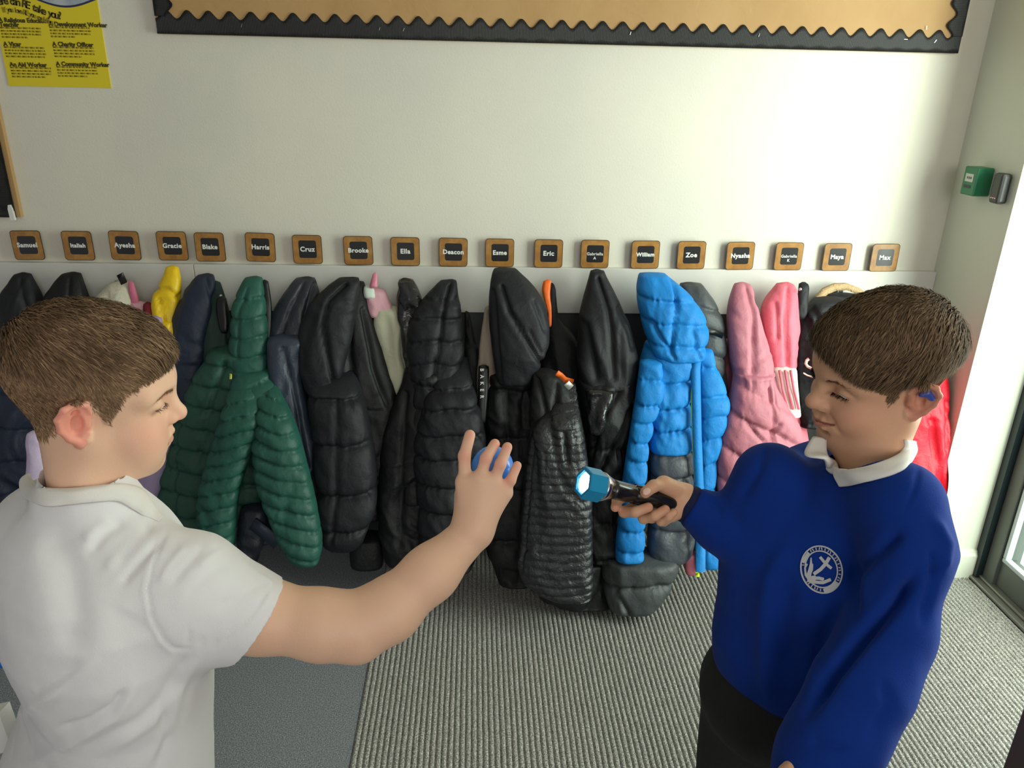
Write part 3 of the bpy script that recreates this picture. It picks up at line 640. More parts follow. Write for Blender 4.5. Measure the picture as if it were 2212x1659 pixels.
# 17 shiny black long coat
c = coat('puffer_coat', 1290, 595, 'long shiny black coat under the Gabriella A card, its hem bunched on the mat')
puffy('hood', [(581, 1280, 1298), (592, 1274, 1306), (610, 1269, 1318), (640, 1260, 1334), (670, 1253, 1348), (705, 1249, 1360), (745, 1247, 1372), (785, 1247, 1378), (815, 1250, 1372), (835, 1262, 1355)], f_black2, c, T=.07, off=-.055, fold=.010, ff=9, grooves=[([(1290, 600), (1310, 660), (1316, 740), (1318, 800)], 5, .014), ([(1336, 660), (1360, 740)], 6, .008), ([(1262, 690), (1280, 800)], 8, .01)], seed=52)
puffy('body', [(810, 1250, 1376), (850, 1248, 1372), (890, 1256, 1366), (940, 1266, 1358), (990, 1272, 1350), (1040, 1272, 1344), (1100, 1268, 1336), (1160, 1262, 1340), (1200, 1240, 1420)], f_black, c, T=.075, off=-.055, fold=.016, ff=9, seams=[800, 960, 1120], amp=.012, pucker=.008, seed=53, grooves=[([(1330, 830), (1290, 880), (1278, 940)], 6, .014), ([(1372, 850), (1320, 940), (1290, 1000)], 6, .016)])
puffy('sleeve', [(835, 1262, 1330), (870, 1262, 1322), (910, 1266, 1306), (940, 1272, 1292)], f_gloss, c, T=.04, off=-.105, fold=.018, ff=20, pucker=.01, seed=54)
puffy('hem', [(1192, 1296, 1460), (1208, 1294, 1468), (1230, 1296, 1462), (1250, 1300, 1450), (1275, 1302, 1436), (1295, 1308, 1418), (1308, 1318, 1392)], f_grey2, c, T=.075, off=-.08, fold=.012, ff=9, seams=[1190, 1243, 1330], tilt=.05, amp=.016, pucker=.01, seed=55, grooves=[([(1330, 1262), (1350, 1296)], 5, .014)])
puffy('hem', [(1200, 1120, 1310), (1235, 1125, 1316), (1262, 1140, 1318), (1285, 1165, 1320), (1300, 1215, 1325)], f_black, c, T=.06, off=-.06, fold=.012, seed=56)
# 16 front quilted black
c = coat('quilted_coat', 1190, 810, 'shiny black finely quilted coat with an orange zip toggle, hanging in front of the others', off=-.1)
puffy('collar', [(796, 1150, 1170), (806, 1150, 1215), (822, 1150, 1236), (845, 1148, 1238), (870, 1146, 1240), (930, 1146, 1246)], f_black, c, T=.06, off=-.10, fold=.014, ff=14, pucker=.008, seed=57, grooves=[([(1160, 812), (1176, 880)], 6, .014), ([(1200, 820), (1196, 900)], 5, .01)])
puffy('body', [(826, 1226, 1240), (860, 1214, 1246), (900, 1160, 1252), (918, 1146, 1256), (950, 1141, 1263), (1000, 1135, 1270), (1060, 1130, 1275), (1120, 1126, 1278), (1180, 1120, 1279), (1225, 1114, 1280), (1250, 1118, 1280), (1268, 1150, 1279), (1284, 1215, 1277)], fabric('quilted_gloss_black', (32, 33, 37), .36, .5, crk=.003), c, T=.055, off=-.15, lean=(.16, .05), seams=17.5, tilt=0, amp=.004, pucker=.0055, fold=.010, ff=9, seed=58, res=.0042, capl=.008, grooves=[([(1148, 930), (1136, 1080), (1126, 1220)], 3, .008), ([(1214, 920), (1222, 980)], 5, .012)])
ribbon('zip_toggle', [(1203, 806), (1212, 812), (1221, 821), (1238, 826)], 6, f_orange, c, -.172, .004)
ribbon('zip_toggle', [(1224, 828), (1234, 838)], 7, m_let, c, -.176, .004)
# bag on floor
c = coat('shoe_bag', 790, 1200, 'black fabric bag standing on the carpet under the coats', 'bag', 'bags among the coats')
puffy('bag_body', [(1150, 762, 826), (1170, 756, 830), (1200, 756, 830), (1220, 760, 828)], f_black, c, T=.05, off=-.0, fold=.004, seed=59, capl=.01)
# 19 grey padded
c = coat('puffer_jacket', 1495, 612, 'charcoal grey padded hood with a black zip pocket, behind the blue jacket', 'jacket')
puffy('hood', [(609, 1474, 1502), (620, 1462, 1522), (640, 1464, 1540), (664, 1470, 1553), (700, 1490, 1564), (740, 1500, 1570), (780, 1510, 1566), (815, 1522, 1556)], f_grey2, c, T=.06, off=-.03, seams=[655, 705, 760], tilt=-.35, amp=.010, pucker=.006, fold=.006, seed=60)
puffy('body', [(790, 1500, 1562), (860, 1500, 1572), (960, 1500, 1570), (1100, 1500, 1560)], f_grey2, c, T=.05, off=.0, seams=60, seed=61)
ribbon('zip_pocket', [(1528, 716), (1545, 719), (1562, 726)], 6, m_zip, c, -.094, .006)
# 20 dusty pink, 21 coral
c = coat('coat', 1700, 620, 'coral pink coat with a white striped lining under the Gabriella K card')
puffy('hood', [(609, 1690, 1708), (618, 1678, 1715), (636, 1656, 1718), (655, 1640, 1719), (690, 1644, 1719), (730, 1650, 1717), (770, 1660, 1714), (800, 1667, 1712)], f_coral, c, T=.055, off=-.02, fold=.014, ff=13, grooves=[([(1694, 616), (1680, 680), (1690, 780)], 5, .014), ([(1664, 650), (1668, 720)], 5, .01)], seed=62)
puffy('lining', [(790, 1666, 1718), (830, 1672, 1720), (870, 1680, 1724), (900, 1688, 1730)], f_white, c, T=.03, off=-.045, fold=.004, seed=63)
for q in (1684, 1696, 1708): ribbon('lining_stripe', [(q, 800), (q+7, 840), (q+18, 885)], 2.5, f_coral, c, -.079, .003)
puffy('body', [(880, 1680, 1735), (960, 1680, 1745), (1080, 1680, 1745)], f_coral, c, T=.04, off=.01, seed=64)
c = coat('puffer_jacket', 1603, 618, 'dusty pink padded jacket with chevron quilting beside the blue jacket', 'jacket')
puffy('side', [(730, 1566, 1590), (770, 1562, 1592), (810, 1562, 1592), (850, 1568, 1590)], f_dpink, c, T=.03, off=-.0, seed=65)
puffy('hood', [(609, 1594, 1612), (618, 1584, 1622), (636, 1576, 1630), (665, 1570, 1636), (700, 1570, 1645), (743, 1573, 1655), (780, 1578, 1663), (815, 1584, 1668), (838, 1592, 1664)], f_dusty, c, T=.06, off=-.055, fold=.010, ff=10, grooves=[([(1606, 616), (1618, 680), (1612, 790)], 6, .014), ([(1628, 640), (1640, 720), (1652, 800)], 4, .008)], seed=66)
puffy('body', [(800, 1588, 1670), (840, 1582, 1686), (880, 1572, 1706), (910, 1562, 1722), (950, 1552, 1736), (1000, 1545, 1736), (1040, 1547, 1720), (1080, 1552, 1700), (1120, 1558, 1680)], f_dusty, c, T=.065, off=-.075, seams=[905, 990, 1060], tilt=-.5, tiltc=1630, amp=.014, pucker=.008, fold=.010, ff=9, seed=67, grooves=[([(1600, 900), (1640, 945), (1668, 900)], 4, .014), ([(1655, 830), (1655, 940)], 4, .01), ([(1590, 1010), (1610, 975), (1650, 1000)], 4, .012), ([(1668, 800), (1700, 860), (1740, 912)], 3, .01)])
# 22 black with snap + logo
c = coat('coat', 1735, 620, 'black padded coat with a steel snap tab, hidden behind the smiling boy')
puffy('tab', [(609, 1728, 1744), (630, 1723, 1748), (655, 1722, 1744), (690, 1722, 1734)], f_black2, c, T=.02, off=-.03, fold=.006, seed=69)
puffy('hood', [(640, 1775, 1810), (650, 1752, 1820), (670, 1735, 1830), (700, 1722, 1830), (760, 1716, 1830), (850, 1716, 1830), (920, 1722, 1820)], f_black2, c, T=.05, off=-.01, seams=45, tilt=.3, fold=.014, pucker=.008, seed=70)
p = WY(1729, 625, 2.285); bpy.ops.mesh.primitive_uv_sphere_add(radius=.005, segments=16, ring_count=8, location=p)
o = bpy.context.object; o.name = 'snap_button'; o.data.materials.append(m_snap); o.parent = c; o.location = Vector(p)-c.location
m_pkl = mat('pale_pink_print', (240, 196, 184), .5)
ribbon('printed_logo', [(1748, 775), (1743, 779), (1741, 786), (1745, 792), (1753, 796)], 3, m_pkl, c, -.068, .003)
ribbon('printed_logo', [(1736, 806), (1744, 811), (1756, 815)], 1.5, m_pkl, c, -.068, .003)
c = coat('furry_hood', 1815, 650, 'black hood with a tan furry trim loop behind the grey hook', 'hood', 'small things among the coats')
ribbon('fur_trim', [(1764, 668), (1770, 646), (1784, 630), (1806, 621), (1830, 620), (1856, 630), (1880, 650)], 7, f_tan, c, -.004, .014)
puffy('hood', [(632, 1790, 1846), (650, 1778, 1868), (700, 1772, 1880), (790, 1775, 1875)], f_black2, c, T=.03, off=.02, fold=.006, seed=71)
# 23 red
c = coat('raincoat', 2000, 720, 'scarlet raincoat hanging in the corner behind the smiling boy', 'raincoat')
puffy('body', [(700, 1985, 2010), (740, 1965, 2022), (800, 1950, 2034), (850, 1945, 2040), (900, 1945, 2052), (950, 1945, 2066), (1010, 1945, 2076), (1080, 1950, 2076), (1130, 1955, 2070)], f_red, c, T=.035, off=-.035, fold=.018, ff=12, seed=72, grooves=[([(2000, 900), (2010, 980), (2024, 1060)], 6, .02), ([(2030, 860), (2030, 960)], 5, .01)])
# 18 blue jacket
c = coat('puffer_jacket', 1400, 595, 'bright blue puffer jacket with dark grey lower panels and an open zip', 'jacket', off=-.06)
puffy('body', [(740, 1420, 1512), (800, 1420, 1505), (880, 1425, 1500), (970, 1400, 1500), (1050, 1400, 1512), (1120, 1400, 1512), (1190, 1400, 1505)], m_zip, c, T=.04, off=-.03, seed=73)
puffy('body', [(735, 1400, 1500), (765, 1384, 1508), (800, 1378, 1508), (835, 1380, 1492), (880, 1396, 1486), (905, 1402, 1490), (930, 1400, 1493), (955, 1398, 1493), (972, 1400, 1490)], f_blue, c, T=.07, off=-.075, seams=[815, 868, 916, 972], tilt=-.02, amp=.016, pucker=.012, fold=.008, seed=74, capl=.012)
puffy('lower_panel', [(962, 1398, 1491), (990, 1402, 1494), (1014, 1404, 1494), (1040, 1404, 1496), (1090, 1404, 1500), (1140, 1400, 1500), (1180, 1396, 1494), (1204, 1400, 1476)], f_grey, c, T=.06, off=-.07, seams=[970, 1017, 1068, 1130, 1206], amp=.015, pucker=.009, fold=.009, seed=75, capl=.012)
puffy('side_panel', [(752, 1510, 1536), (790, 1506, 1545), (826, 1505, 1562), (862, 1506, 1577), (908, 1507, 1567), (972, 1509, 1554), (1041, 1511, 1545), (1090, 1512, 1548), (1150, 1512, 1552), (1200, 1512, 1556), (1226, 1514, 1550)], f_blue, c, T=.045, off=-.085, seams=[790, 850, 893, 943, 1000, 1060, 1120, 1180], amp=.011, pucker=.006, fold=.005, seed=76)
ribbon('zip_band', [(1506, 762), (1503, 800), (1504, 858), (1506, 949), (1510, 1041), (1514, 1120), (1514, 1236)], 10, f_blue, c, -.135, .008)
ribbon('zip_tape', [(1496, 800), (1494, 858), (1496, 949), (1501, 1041), (1506, 1120), (1508, 1200)], 1.2, m_neon, c, -.134, .004)
ribbon('zip_pull', [(1507, 1238), (1507, 1246)], 4, m_neon, c, -.136, .004)
puffy('sleeve', [(775, 1384, 1430), (835, 1376, 1432), (870, 1372, 1430), (900, 1366, 1416), (926, 1362, 1405), (985, 1352, 1396), (1050, 1343, 1393), (1130, 1336, 1392), (1180, 1328, 1390), (1208, 1328, 1388)], f_blue, c, T=.055, off=-.115, seams=[815, 868, 905, 950, 992, 1042, 1095, 1140, 1182], tilt=-.1, amp=.013, pucker=.010, fold=.007, seed=77, capl=.012)
puffy('hood', [(588, 1385, 1420), (596, 1376, 1440), (610, 1374, 1462), (630, 1375, 1488), (655, 1377, 1508), (680, 1382, 1522), (710, 1390, 1527), (735, 1396, 1527), (755, 1402, 1522), (775, 1430, 1510)], f_blue, c, T=.075, off=-.085, seams=[640, 690, 738], tilt=-.12, amp=.012, pucker=.010, fold=.008, grooves=[([(1448, 600), (1450, 650), (1442, 690), (1438, 740)], 4, .014), ([(1395, 680), (1430, 735), (1445, 758)], 4, .012), ([(1484, 700), (1500, 760)], 4, .01)], seed=78)
# 24 pink ball thing at bottom
c = coat('pink_mitten', 1488, 1215, 'dusty pink padded mitten at the foot of the blue jacket', 'mitten', 'small things among the coats')
puffy('padding', [(1190, 1476, 1504), (1200, 1472, 1510), (1220, 1473, 1510), (1236, 1480, 1506), (1242, 1486, 1500)], f_dpink, c, T=.03, off=-.06, fold=.002, seed=79)
# left corner
m_bb = mat('vivid_blue_plastic', (10, 124, 245), .5)
c = empty('blue_bag', tuple(float(q) for q in WZ(-30, 1420, 0)), 'vivid blue bag on the floor at the left edge behind the boy in white', 'bag')
puffy('bag_body', [(1356, -90, 16), (1370, -95, 30), (1395, -98, 52), (1412, -98, 60), (1430, -90, 56)], m_bb, c, T=.03, off=-.36, fold=.002, seed=80, capl=.008)
P = [Vector(W(x, y, 1.25)) for x, y in ((-40, 1548), (-3, 1540), (17, 1596), (10, 1625), (-40, 1640))]
o = prism('white_box', P, 'Y', (0, .03, -.005), m_wplastic); tag(o, 'white tray corner at the bottom left edge beside the boy in white', 'tray')
# ------------------------------------------------------------------ implicit modelling kit for bodies and clothes
class Vol:
    def __init__(s, lo, hi, h):
        s.lo = np.array(lo, float); s.h = h; s.n = np.ceil((np.array(hi)-s.lo)/h).astype(int)+1
        s.f = np.full(s.n, .05, np.float32)
    def sub(s, lo, hi):
        a = np.clip(np.floor((np.array(lo)-s.lo)/s.h).astype(int), 0, s.n); b = np.clip(np.ceil((np.array(hi)-s.lo)/s.h).astype(int)+1, 0, s.n)
        if np.any(b <= a): return None, None
        g = [s.lo[i]+np.arange(a[i], b[i])*s.h for i in range(3)]
        P = np.meshgrid(*g, indexing='ij', sparse=True); return tuple(slice(x, y) for x, y in zip(a, b)), P
    def op(s, sl, v, k, mode):
        a = s.f[sl]
        if mode == 'add':
            if k > 0: h = np.clip(.5+.5*(a-v)/k, 0, 1); r = a*(1-h)+v*h-k*h*(1-h)
            else: r = np.minimum(a, v)
        else:
            v = -v
            if k > 0: h = np.clip(.5+.5*(v-a)/k, 0, 1); r = a*(1-h)+v*h+k*h*(1-h)
            else: r = np.maximum(a, v)
        s.f[sl] = r
    def cone(s, p, q, r1, r2, k=.01, mode='add', mir=False):
        if mir: s.cone((p[0], -p[1], p[2]), (q[0], -q[1], q[2]), r1, r2, k, mode)
        p = np.array(p, float); q = np.array(q, float); m = max(r1, r2)+k+.012
        sl, P = s.sub(np.minimum(p, q)-m, np.maximum(p, q)+m)
        if sl is None: return
        d = q-p; L = d@d+1e-12
        t = np.clip(((P[0]-p[0])*d[0]+(P[1]-p[1])*d[1]+(P[2]-p[2])*d[2])/L, 0, 1)
        v = np.sqrt((P[0]-p[0]-t*d[0])**2+(P[1]-p[1]-t*d[1])**2+(P[2]-p[2]-t*d[2])**2)-(r1+(r2-r1)*t)
        s.op(sl, v, k, mode)
    def chain(s, pts, rs, k=.01, mode='add', mir=False):
        for i in range(len(pts)-1): s.cone(pts[i], pts[i+1], rs[i], rs[i+1], k, mode, mir)
    def ell(s, c, r, k=.01, mode='add', R=None, mir=False):
        if mir: s.ell((c[0], -c[1], c[2]), r, k, mode)
        c = np.array(c, float); r = np.array(r, float); m = r.max()+k+.012
        sl, P = s.sub(c-m, c+m)
        if sl is None: return
        x, y, z = P[0]-c[0], P[1]-c[1], P[2]-c[2]
        if R is not None: x, y, z = (R[0][0]*x+R[0][1]*y+R[0][2]*z, R[1][0]*x+R[1][1]*y+R[1][2]*z, R[2][0]*x+R[2][1]*y+R[2][2]*z)
        k0 = np.sqrt((x/r[0])**2+(y/r[1])**2+(z/r[2])**2); k1 = np.sqrt((x/r[0]**2)**2+(y/r[1]**2)**2+(z/r[2]**2)**2)+1e-9
        s.op(sl, k0*(k0-1)/k1, k, mode)
    def stack(s, zs, cx, cy, a, b, az, k=.02, e=2.4, mode='add'):
        """elliptic sections on a vertical axis; az = facing azimuth; a lateral, b front-back half widths"""
        o = np.argsort(zs); zs, cx, cy, a, b = [np.array(v, float)[o] for v in (zs, cx, cy, a, b)]
        R = a.max()+.03
        sl, P = s.sub((cx.min()-R, cy.min()-R, zs[0]-.02), (cx.max()+R, cy.max()+R, zs[-1]+.02))
        z = P[2]; X = P[0]-np.interp(z, zs, cx); Y = P[1]-np.interp(z, zs, cy); A = np.interp(z, zs, a); B = np.interp(z, zs, b)
        fx, fy = math.sin(az), math.cos(az)
        u = X*fy-Y*fx; w = X*fx+Y*fy
        q = (np.abs(u/A)**e+np.abs(w/B)**e)**(1/e)
        v = (q-1)*np.minimum(A, B); v = np.maximum(v, np.maximum(zs[0]-z, z-zs[-1])); s.op(sl, v, k, mode)
    def mesh(s):
        f = s.f; ins = f < 0; nx, ny, nz = f.shape
        c = np.zeros((nx-1, ny-1, nz-1), np.uint8)
        offs = [(i, j, k) for i in (0, 1) for j in (0, 1) for k in (0, 1)]
        for i, j, k in offs: c += ins[i:nx-1+i, j:ny-1+j, k:nz-1+k]
        mix = (c > 0) & (c < 8); I = np.argwhere(mix); n = len(I)
        vid = np.full(mix.shape, -1, np.int32); vid[mix] = np.arange(n)
        val = {o: f[I[:, 0]+o[0], I[:, 1]+o[1], I[:, 2]+o[2]].astype(float) for o in offs}
        acc = np.zeros((n, 3)); cnt = np.zeros(n)
        for o in offs:
            for ax in range(3):
                if o[ax] == 0:
                    p = list(o); p[ax] = 1; p = tuple(p); a, b = val[o], val[p]; cr = (a < 0) != (b < 0)
                    t = np.where(cr, a/(a-b+1e-12), 0); pt = np.tile(np.array(o, float), (n, 1)); pt[:, ax] = t
                    acc += pt*cr[:, None]; cnt += cr
        V = s.lo+(I+acc/cnt[:, None])*s.h; Fs = []
        for ax in range(3):
            sh = [slice(1, -1)]*3; A = ins[tuple(slice(0, -1) if i == ax else slice(1, -1) for i in range(3))]
            B = ins[tuple(slice(1, None) if i == ax else slice(1, -1) for i in range(3))]
            for sg, m in ((0, A & ~B), (1, B & ~A)):
                E = np.argwhere(m)
                if not len(E): continue
                E = E+np.array([0 if i == ax else 1 for i in range(3)])
                u, w = (ax+1) % 3, (ax+2) % 3
                def cell(du, dw):
                    q = E.copy(); q[:, u] += du; q[:, w] += dw; return vid[q[:, 0], q[:, 1], q[:, 2]]
                q = np.stack([cell(-1, -1), cell(0, -1), cell(0, 0), cell(-1, 0)], 1)
                if sg: q = q[:, ::-1]
                Fs.append(q)
        F = np.concatenate(Fs); F = F[(F >= 0).all(1)]
        return V, F
def vnormals(V, F):
    n = np.cross(V[F[:, 2]]-V[F[:, 0]], V[F[:, 3]]-V[F[:, 1]]); N = np.zeros_like(V)
    for i in range(4): np.add.at(N, F[:, i], n)
    return N/(np.linalg.norm(N, axis=1)[:, None]+1e-12)
def relax(V, F, it=2, lam=.5):
    e = np.concatenate([F[:, [0, 1]], F[:, [1, 2]], F[:, [2, 3]], F[:, [3, 0]]])
    for _ in range(it):
        S_ = np.zeros_like(V); c = np.zeros(len(V)); np.add.at(S_, e[:, 0], V[e[:, 1]]); np.add.at(c, e[:, 0], 1)
        V = V*(1-lam)+lam*S_/np.maximum(c, 1)[:, None]
    return V
def setcol(me, C, name='Col'):
    a = me.color_attributes.new(name, 'FLOAT_COLOR', 'POINT'); q = np.ones((len(me.vertices), 4), np.float32); q[:, :3] = C
    a.data.foreach_set('color', q.ravel())
def LC(c): return np.array(linc(c))
def proj(V):
    q = V-CAMP; z = q@_f; return 1106+FPX*(q@_r)/z, 829.5+FPX*(q@_d)/z, z
def creases(V, N, L):
    """sculpt folds: L of (polyline measured in the photograph, width px, depth m)"""
    x, y, z = proj(V); fr = np.clip(-((V-CAMP)*N).sum(1)/np.linalg.norm(V-CAMP, axis=1)*2.5+.2, 0, 1); D = np.zeros(len(V))
    for pts, w, dp in L:
        best = np.full(len(V), 1e9); T_ = np.zeros(len(V)); n = len(pts)-1
        for i, ((ax, ay), (bx, by)) in enumerate(zip(pts[:-1], pts[1:])):
            vx, vy = bx-ax, by-ay; u = np.clip(((x-ax)*vx+(y-ay)*vy)/(vx*vx+vy*vy), 0, 1); d = np.hypot(x-ax-u*vx, y-ay-u*vy)
            k = d < best; best = np.where(k, d, best); T_ = np.where(k, (i+u)/n, T_)
        D -= dp*np.exp(-(best/w)**2)*np.clip(np.minimum(T_, 1-T_)*5+.25, 0, 1)
    return V+N*(D*fr)[:, None]
m_skin = mat('skin', (224, 172, 142), .5, spec=.35, attr='Col', sss=.12, bump=(420, .0002, 'noise'))
m_hair = mat('brown_hair', (84, 62, 44), .75, spec=.15, attr='Col')
m_eye = mat('eye_gloss', (30, 20, 14), .08, spec=.6)
m_eyew = mat('eye_white', (225, 215, 208), .2)
m_shirt = mat('white_polo_cotton', (238, 237, 238), .85, spec=.2, bump=[(900, .0003, 'noise')])
m_sweat = mat('royal_blue_sweatshirt', (12, 52, 138), .9, spec=.15, sheen=.05, bump=[(700, .0005, 'noise')], var=(9, (10, 46, 126), .5))
m_cuff = mat('navy_cuff', (12, 22, 64), .9, bump=(500, .0005, 'noise'))
m_trou = mat('black_trousers', (26, 28, 27), .9, bump=(600, .0004, 'noise'))
m_collar = mat('white_collar_knit', (238, 236, 230), .85, spec=.2, bump=(700, .0004, 'noise'))
m_shoe = mat('black_shoe_leather', (20, 20, 21), .35)

HL = np.array([(-.2, -.072), (-.085, -.072), (-.060, -.060), (-.040, -.045), (-.026, -.020), (-.018, .006), (.000, .010), (.010, .002), (.016, -.018), (.024, -.016), (.032, .004), (.040, .020), (.052, .030), (.066, .040), (.08, .050), (.2, .056)])
def hairline(f, l, shift=0.0): return np.interp(f, HL[:, 0], HL[:, 1])+shift
def head(P, h=.00145):
    """child's head in local axes (forward, left, up)"""
    v = Vol((-.115, -.10, -.185), (.125, .10, .125), h)
    v.ell((-.010, 0, .030), (.089, .071, .076), 0)
    v.ell((.026, 0, .034), (.060, .062, .058), .02)
    v.ell((.030, 0, -.035), (.054, .054, .062), .03)
    v.cone((.0, .044, -.047), (.050, .020, -.090), .021, .019, .03, mir=True)
    v.ell((.063, 0, -.096), (.021, .023, .0185), .022)
    v.ell((.052, .032, -.046+P.get('cheek', 0)), (.027, .026, .025), .02, mir=True)
    if P.get('puff'): v.ell((.056, .027, -.066), (.028, .026, .030), .018, mir=True)
    v.cone((.077, .012, .018), (.058, .047, .016), .011, .009, .018, mir=True)
    v.ell((.087, .031, -.001), (.016, .019, .0115), .016, 'sub', mir=True)
    # nose
    v.cone((.079, 0, .006), (.0945, 0, -.024), .0075, .0095, .014)
    v.ell((.0965, 0, -.0275), (.0105, .0105, .0095), .007)
    v.ell((.0865, .0115, -.031), (.0095, .0072, .0075), .006, mir=True)
    v.ell((.0925, .0062, -.0375), (.0045, .0032, .0035), .003, 'sub', mir=True)
    # muzzle, lips
    v.ell((.066, 0, -.060), (.022, .029, .022), .014)
    sm_ = P.get('smile', 0)
    up = [(.0885, 0, -.0545), (.0860, .011, -.0545+sm_*.2), (.0775, .0235, -.0590+sm_)]
    lo = [(.0870, 0, -.0660), (.0845, .010, -.0655), (.0770, .0210, -.0610+sm_)]
    for sgn in (1, -1):
        v.chain([(a, b*sgn, c) for a, b, c in up], [.0048, .0042, .0022], .005)
        v.chain([(a, b*sgn, c) for a, b, c in lo], [.0052, .0046, .0022], .005)
        mo = [(.0935, 0, -.0602), (.0900, .011*sgn, -.0600+sm_*.35), (.0800, .0265*sgn, -.0600+sm_*1.1)]
        v.chain(mo, [.0014, .0016, .0016], .003, 'sub')
    if sm_:
        for sgn in (1, -1):
            v.chain([(.0905, .0185*sgn, -.034), (.0850, .030*sgn, -.046), (.0775, .0345*sgn, -.062)], [.0012, .0022, .0016], .007, 'sub')
    v.ell((.079, 0, -.0765), (.008, .014, .005), .008, 'sub')
    # eyes: lids with a slit
    for sgn in (1, -1):
        v.ell((.0640, .0305*sgn, -.001), (.0145, .0150, .0128), .004)
        op = P.get('eye', .0012)
        v.chain([(.0795, .0185*sgn, -.0045), (.0805, .026*sgn, -.0030+P.get('ey', 0)), (.0775, .036*sgn, -.0028+P.get('ey', 0)), (.0695, .0445*sgn, -.0042)], [op*.6, op, op, op*.6], .0022, 'sub')
        v.chain([(.083, .020*sgn, -.0105), (.080, .030*sgn, -.0125), (.074, .040*sgn, -.0110)], [.0006, .0012, .0006], .006, 'sub')
    # ears
    for sgn in (1, -1):
        Y = lambda o: (.066+o)*sgn
        ea = P.get('ear', .012)
        hel = [(.004, Y(.004), .004), (.000, Y(.008), .0150), (-.010, Y(.008+ea*.5), .0200), (-.021, Y(.010+ea), .0150), (-.027, Y(.010+ea), .002), (-.0245, Y(.008+ea*.8), -.014), (-.016, Y(.006+ea*.5), -.027), (-.006, Y(.004), -.036), (.001, Y(.001), -.033), (.003, Y(.000), -.026)]
        v.chain([(-.006, Y(-.004), .004), (-.012, Y(-.001), -.010), (-.006, Y(-.004), -.026)], [.011, .012, .008], .006)
        v.ell((-.012, Y(.004), -.007), (.0150, .0050, .0210), .006)
        v.chain(hel, [.0024, .0030, .0036, .0036, .0034, .0034, .0040, .0052, .0040, .0025], .0028)
        cc_ = np.array((-.010, Y(.002), -.007)); he = np.array(hel)
        for q_ in np.arange(.5, 8.01, .25):
            i_ = int(q_); hp = he[i_]*(1-q_+i_)+he[min(i_+1, 9)]*(q_-i_); v.cone(hp*.88+cc_*.12, cc_, .0021, .0046, .0015)
        v.ell((-.0095, Y(.0120), -.009), (.0078, .0088, .0125), .003, 'sub')
        v.ell((-.0125, Y(.0105), .0070), (.0050, .0050, .0050), .003, 'sub')
        v.cone((-.018, Y(.012), .006), (-.0175, Y(.010), -.016), .0022, .0022, .002)
        v.ell((.0015, Y(.003), -.013), (.0035, .0042, .0050), .002)
    # neck
    v.cone((-.022, 0, -.03), P['neck'], .041, .041, .028)
    V, F = v.mesh(); V = relax(V, F, 1, .35)
    f, l, u = V.T
    base = LC(P.get('skin', (226, 176, 146))); pink = LC(P.get('pink', (226, 140, 122))); lip = LC(P.get('lip', (200, 112, 104)))
    C = np.tile(base, (len(V), 1))
    def mixc(w, c):
        nonlocal C
        w = np.clip(w, 0, 1)[:, None]; C = C*(1-w)+c*w
    g = lambda c, r: np.exp(-(((f-c[0])/r[0])**2+((np.abs(l)-c[1])/r[1])**2+((u-c[2])/r[2])**2))
    mixc(.55*g((.062, .038, -.036), (.03, .025, .022)), pink); mixc(.4*g((.1, 0, -.03), (.016, .012, .012)), pink)
    mixc(.75*((np.abs(l) > .0640) & (((f+.012)/.0185)**2+((u+.009)/.031)**2 < 1)), pink); mixc(.75*((np.abs(l) > .0715) & (f < .008) & (f > -.04) & (u > -.045) & (u < .024)), pink)
    lipm = (f > .070) & (np.abs(l) < .026) & (np.abs(u+.0603-sm_*(np.abs(l)/.024)**1.5) < .0062*(1-(np.abs(l)/.028)**2)+.0006)
    mixc(.65*lipm, lip)
    mixc(.8*((f > .070) & (np.abs(l) < .028) & (np.abs(u+.0601-sm_*1.0*(np.abs(l)/.026)**1.6) < .0012)), LC((120, 58, 50)))
    hv = u-hairline(f, l, P.get('hshift', 0)); nz = fbm(f*90, l*90, u*90, 4, 2)*.006
    scalp = np.clip((hv+nz+.002)/.018, 0, 1)*(~((np.abs(l) > .0705) & (f < .010) & (f > -.032) & (u > -.045) & (u < .022)))
    mixc(scalp*.92, LC(P.get('scalp', (104, 84, 66))))
    return V, F, C, hv
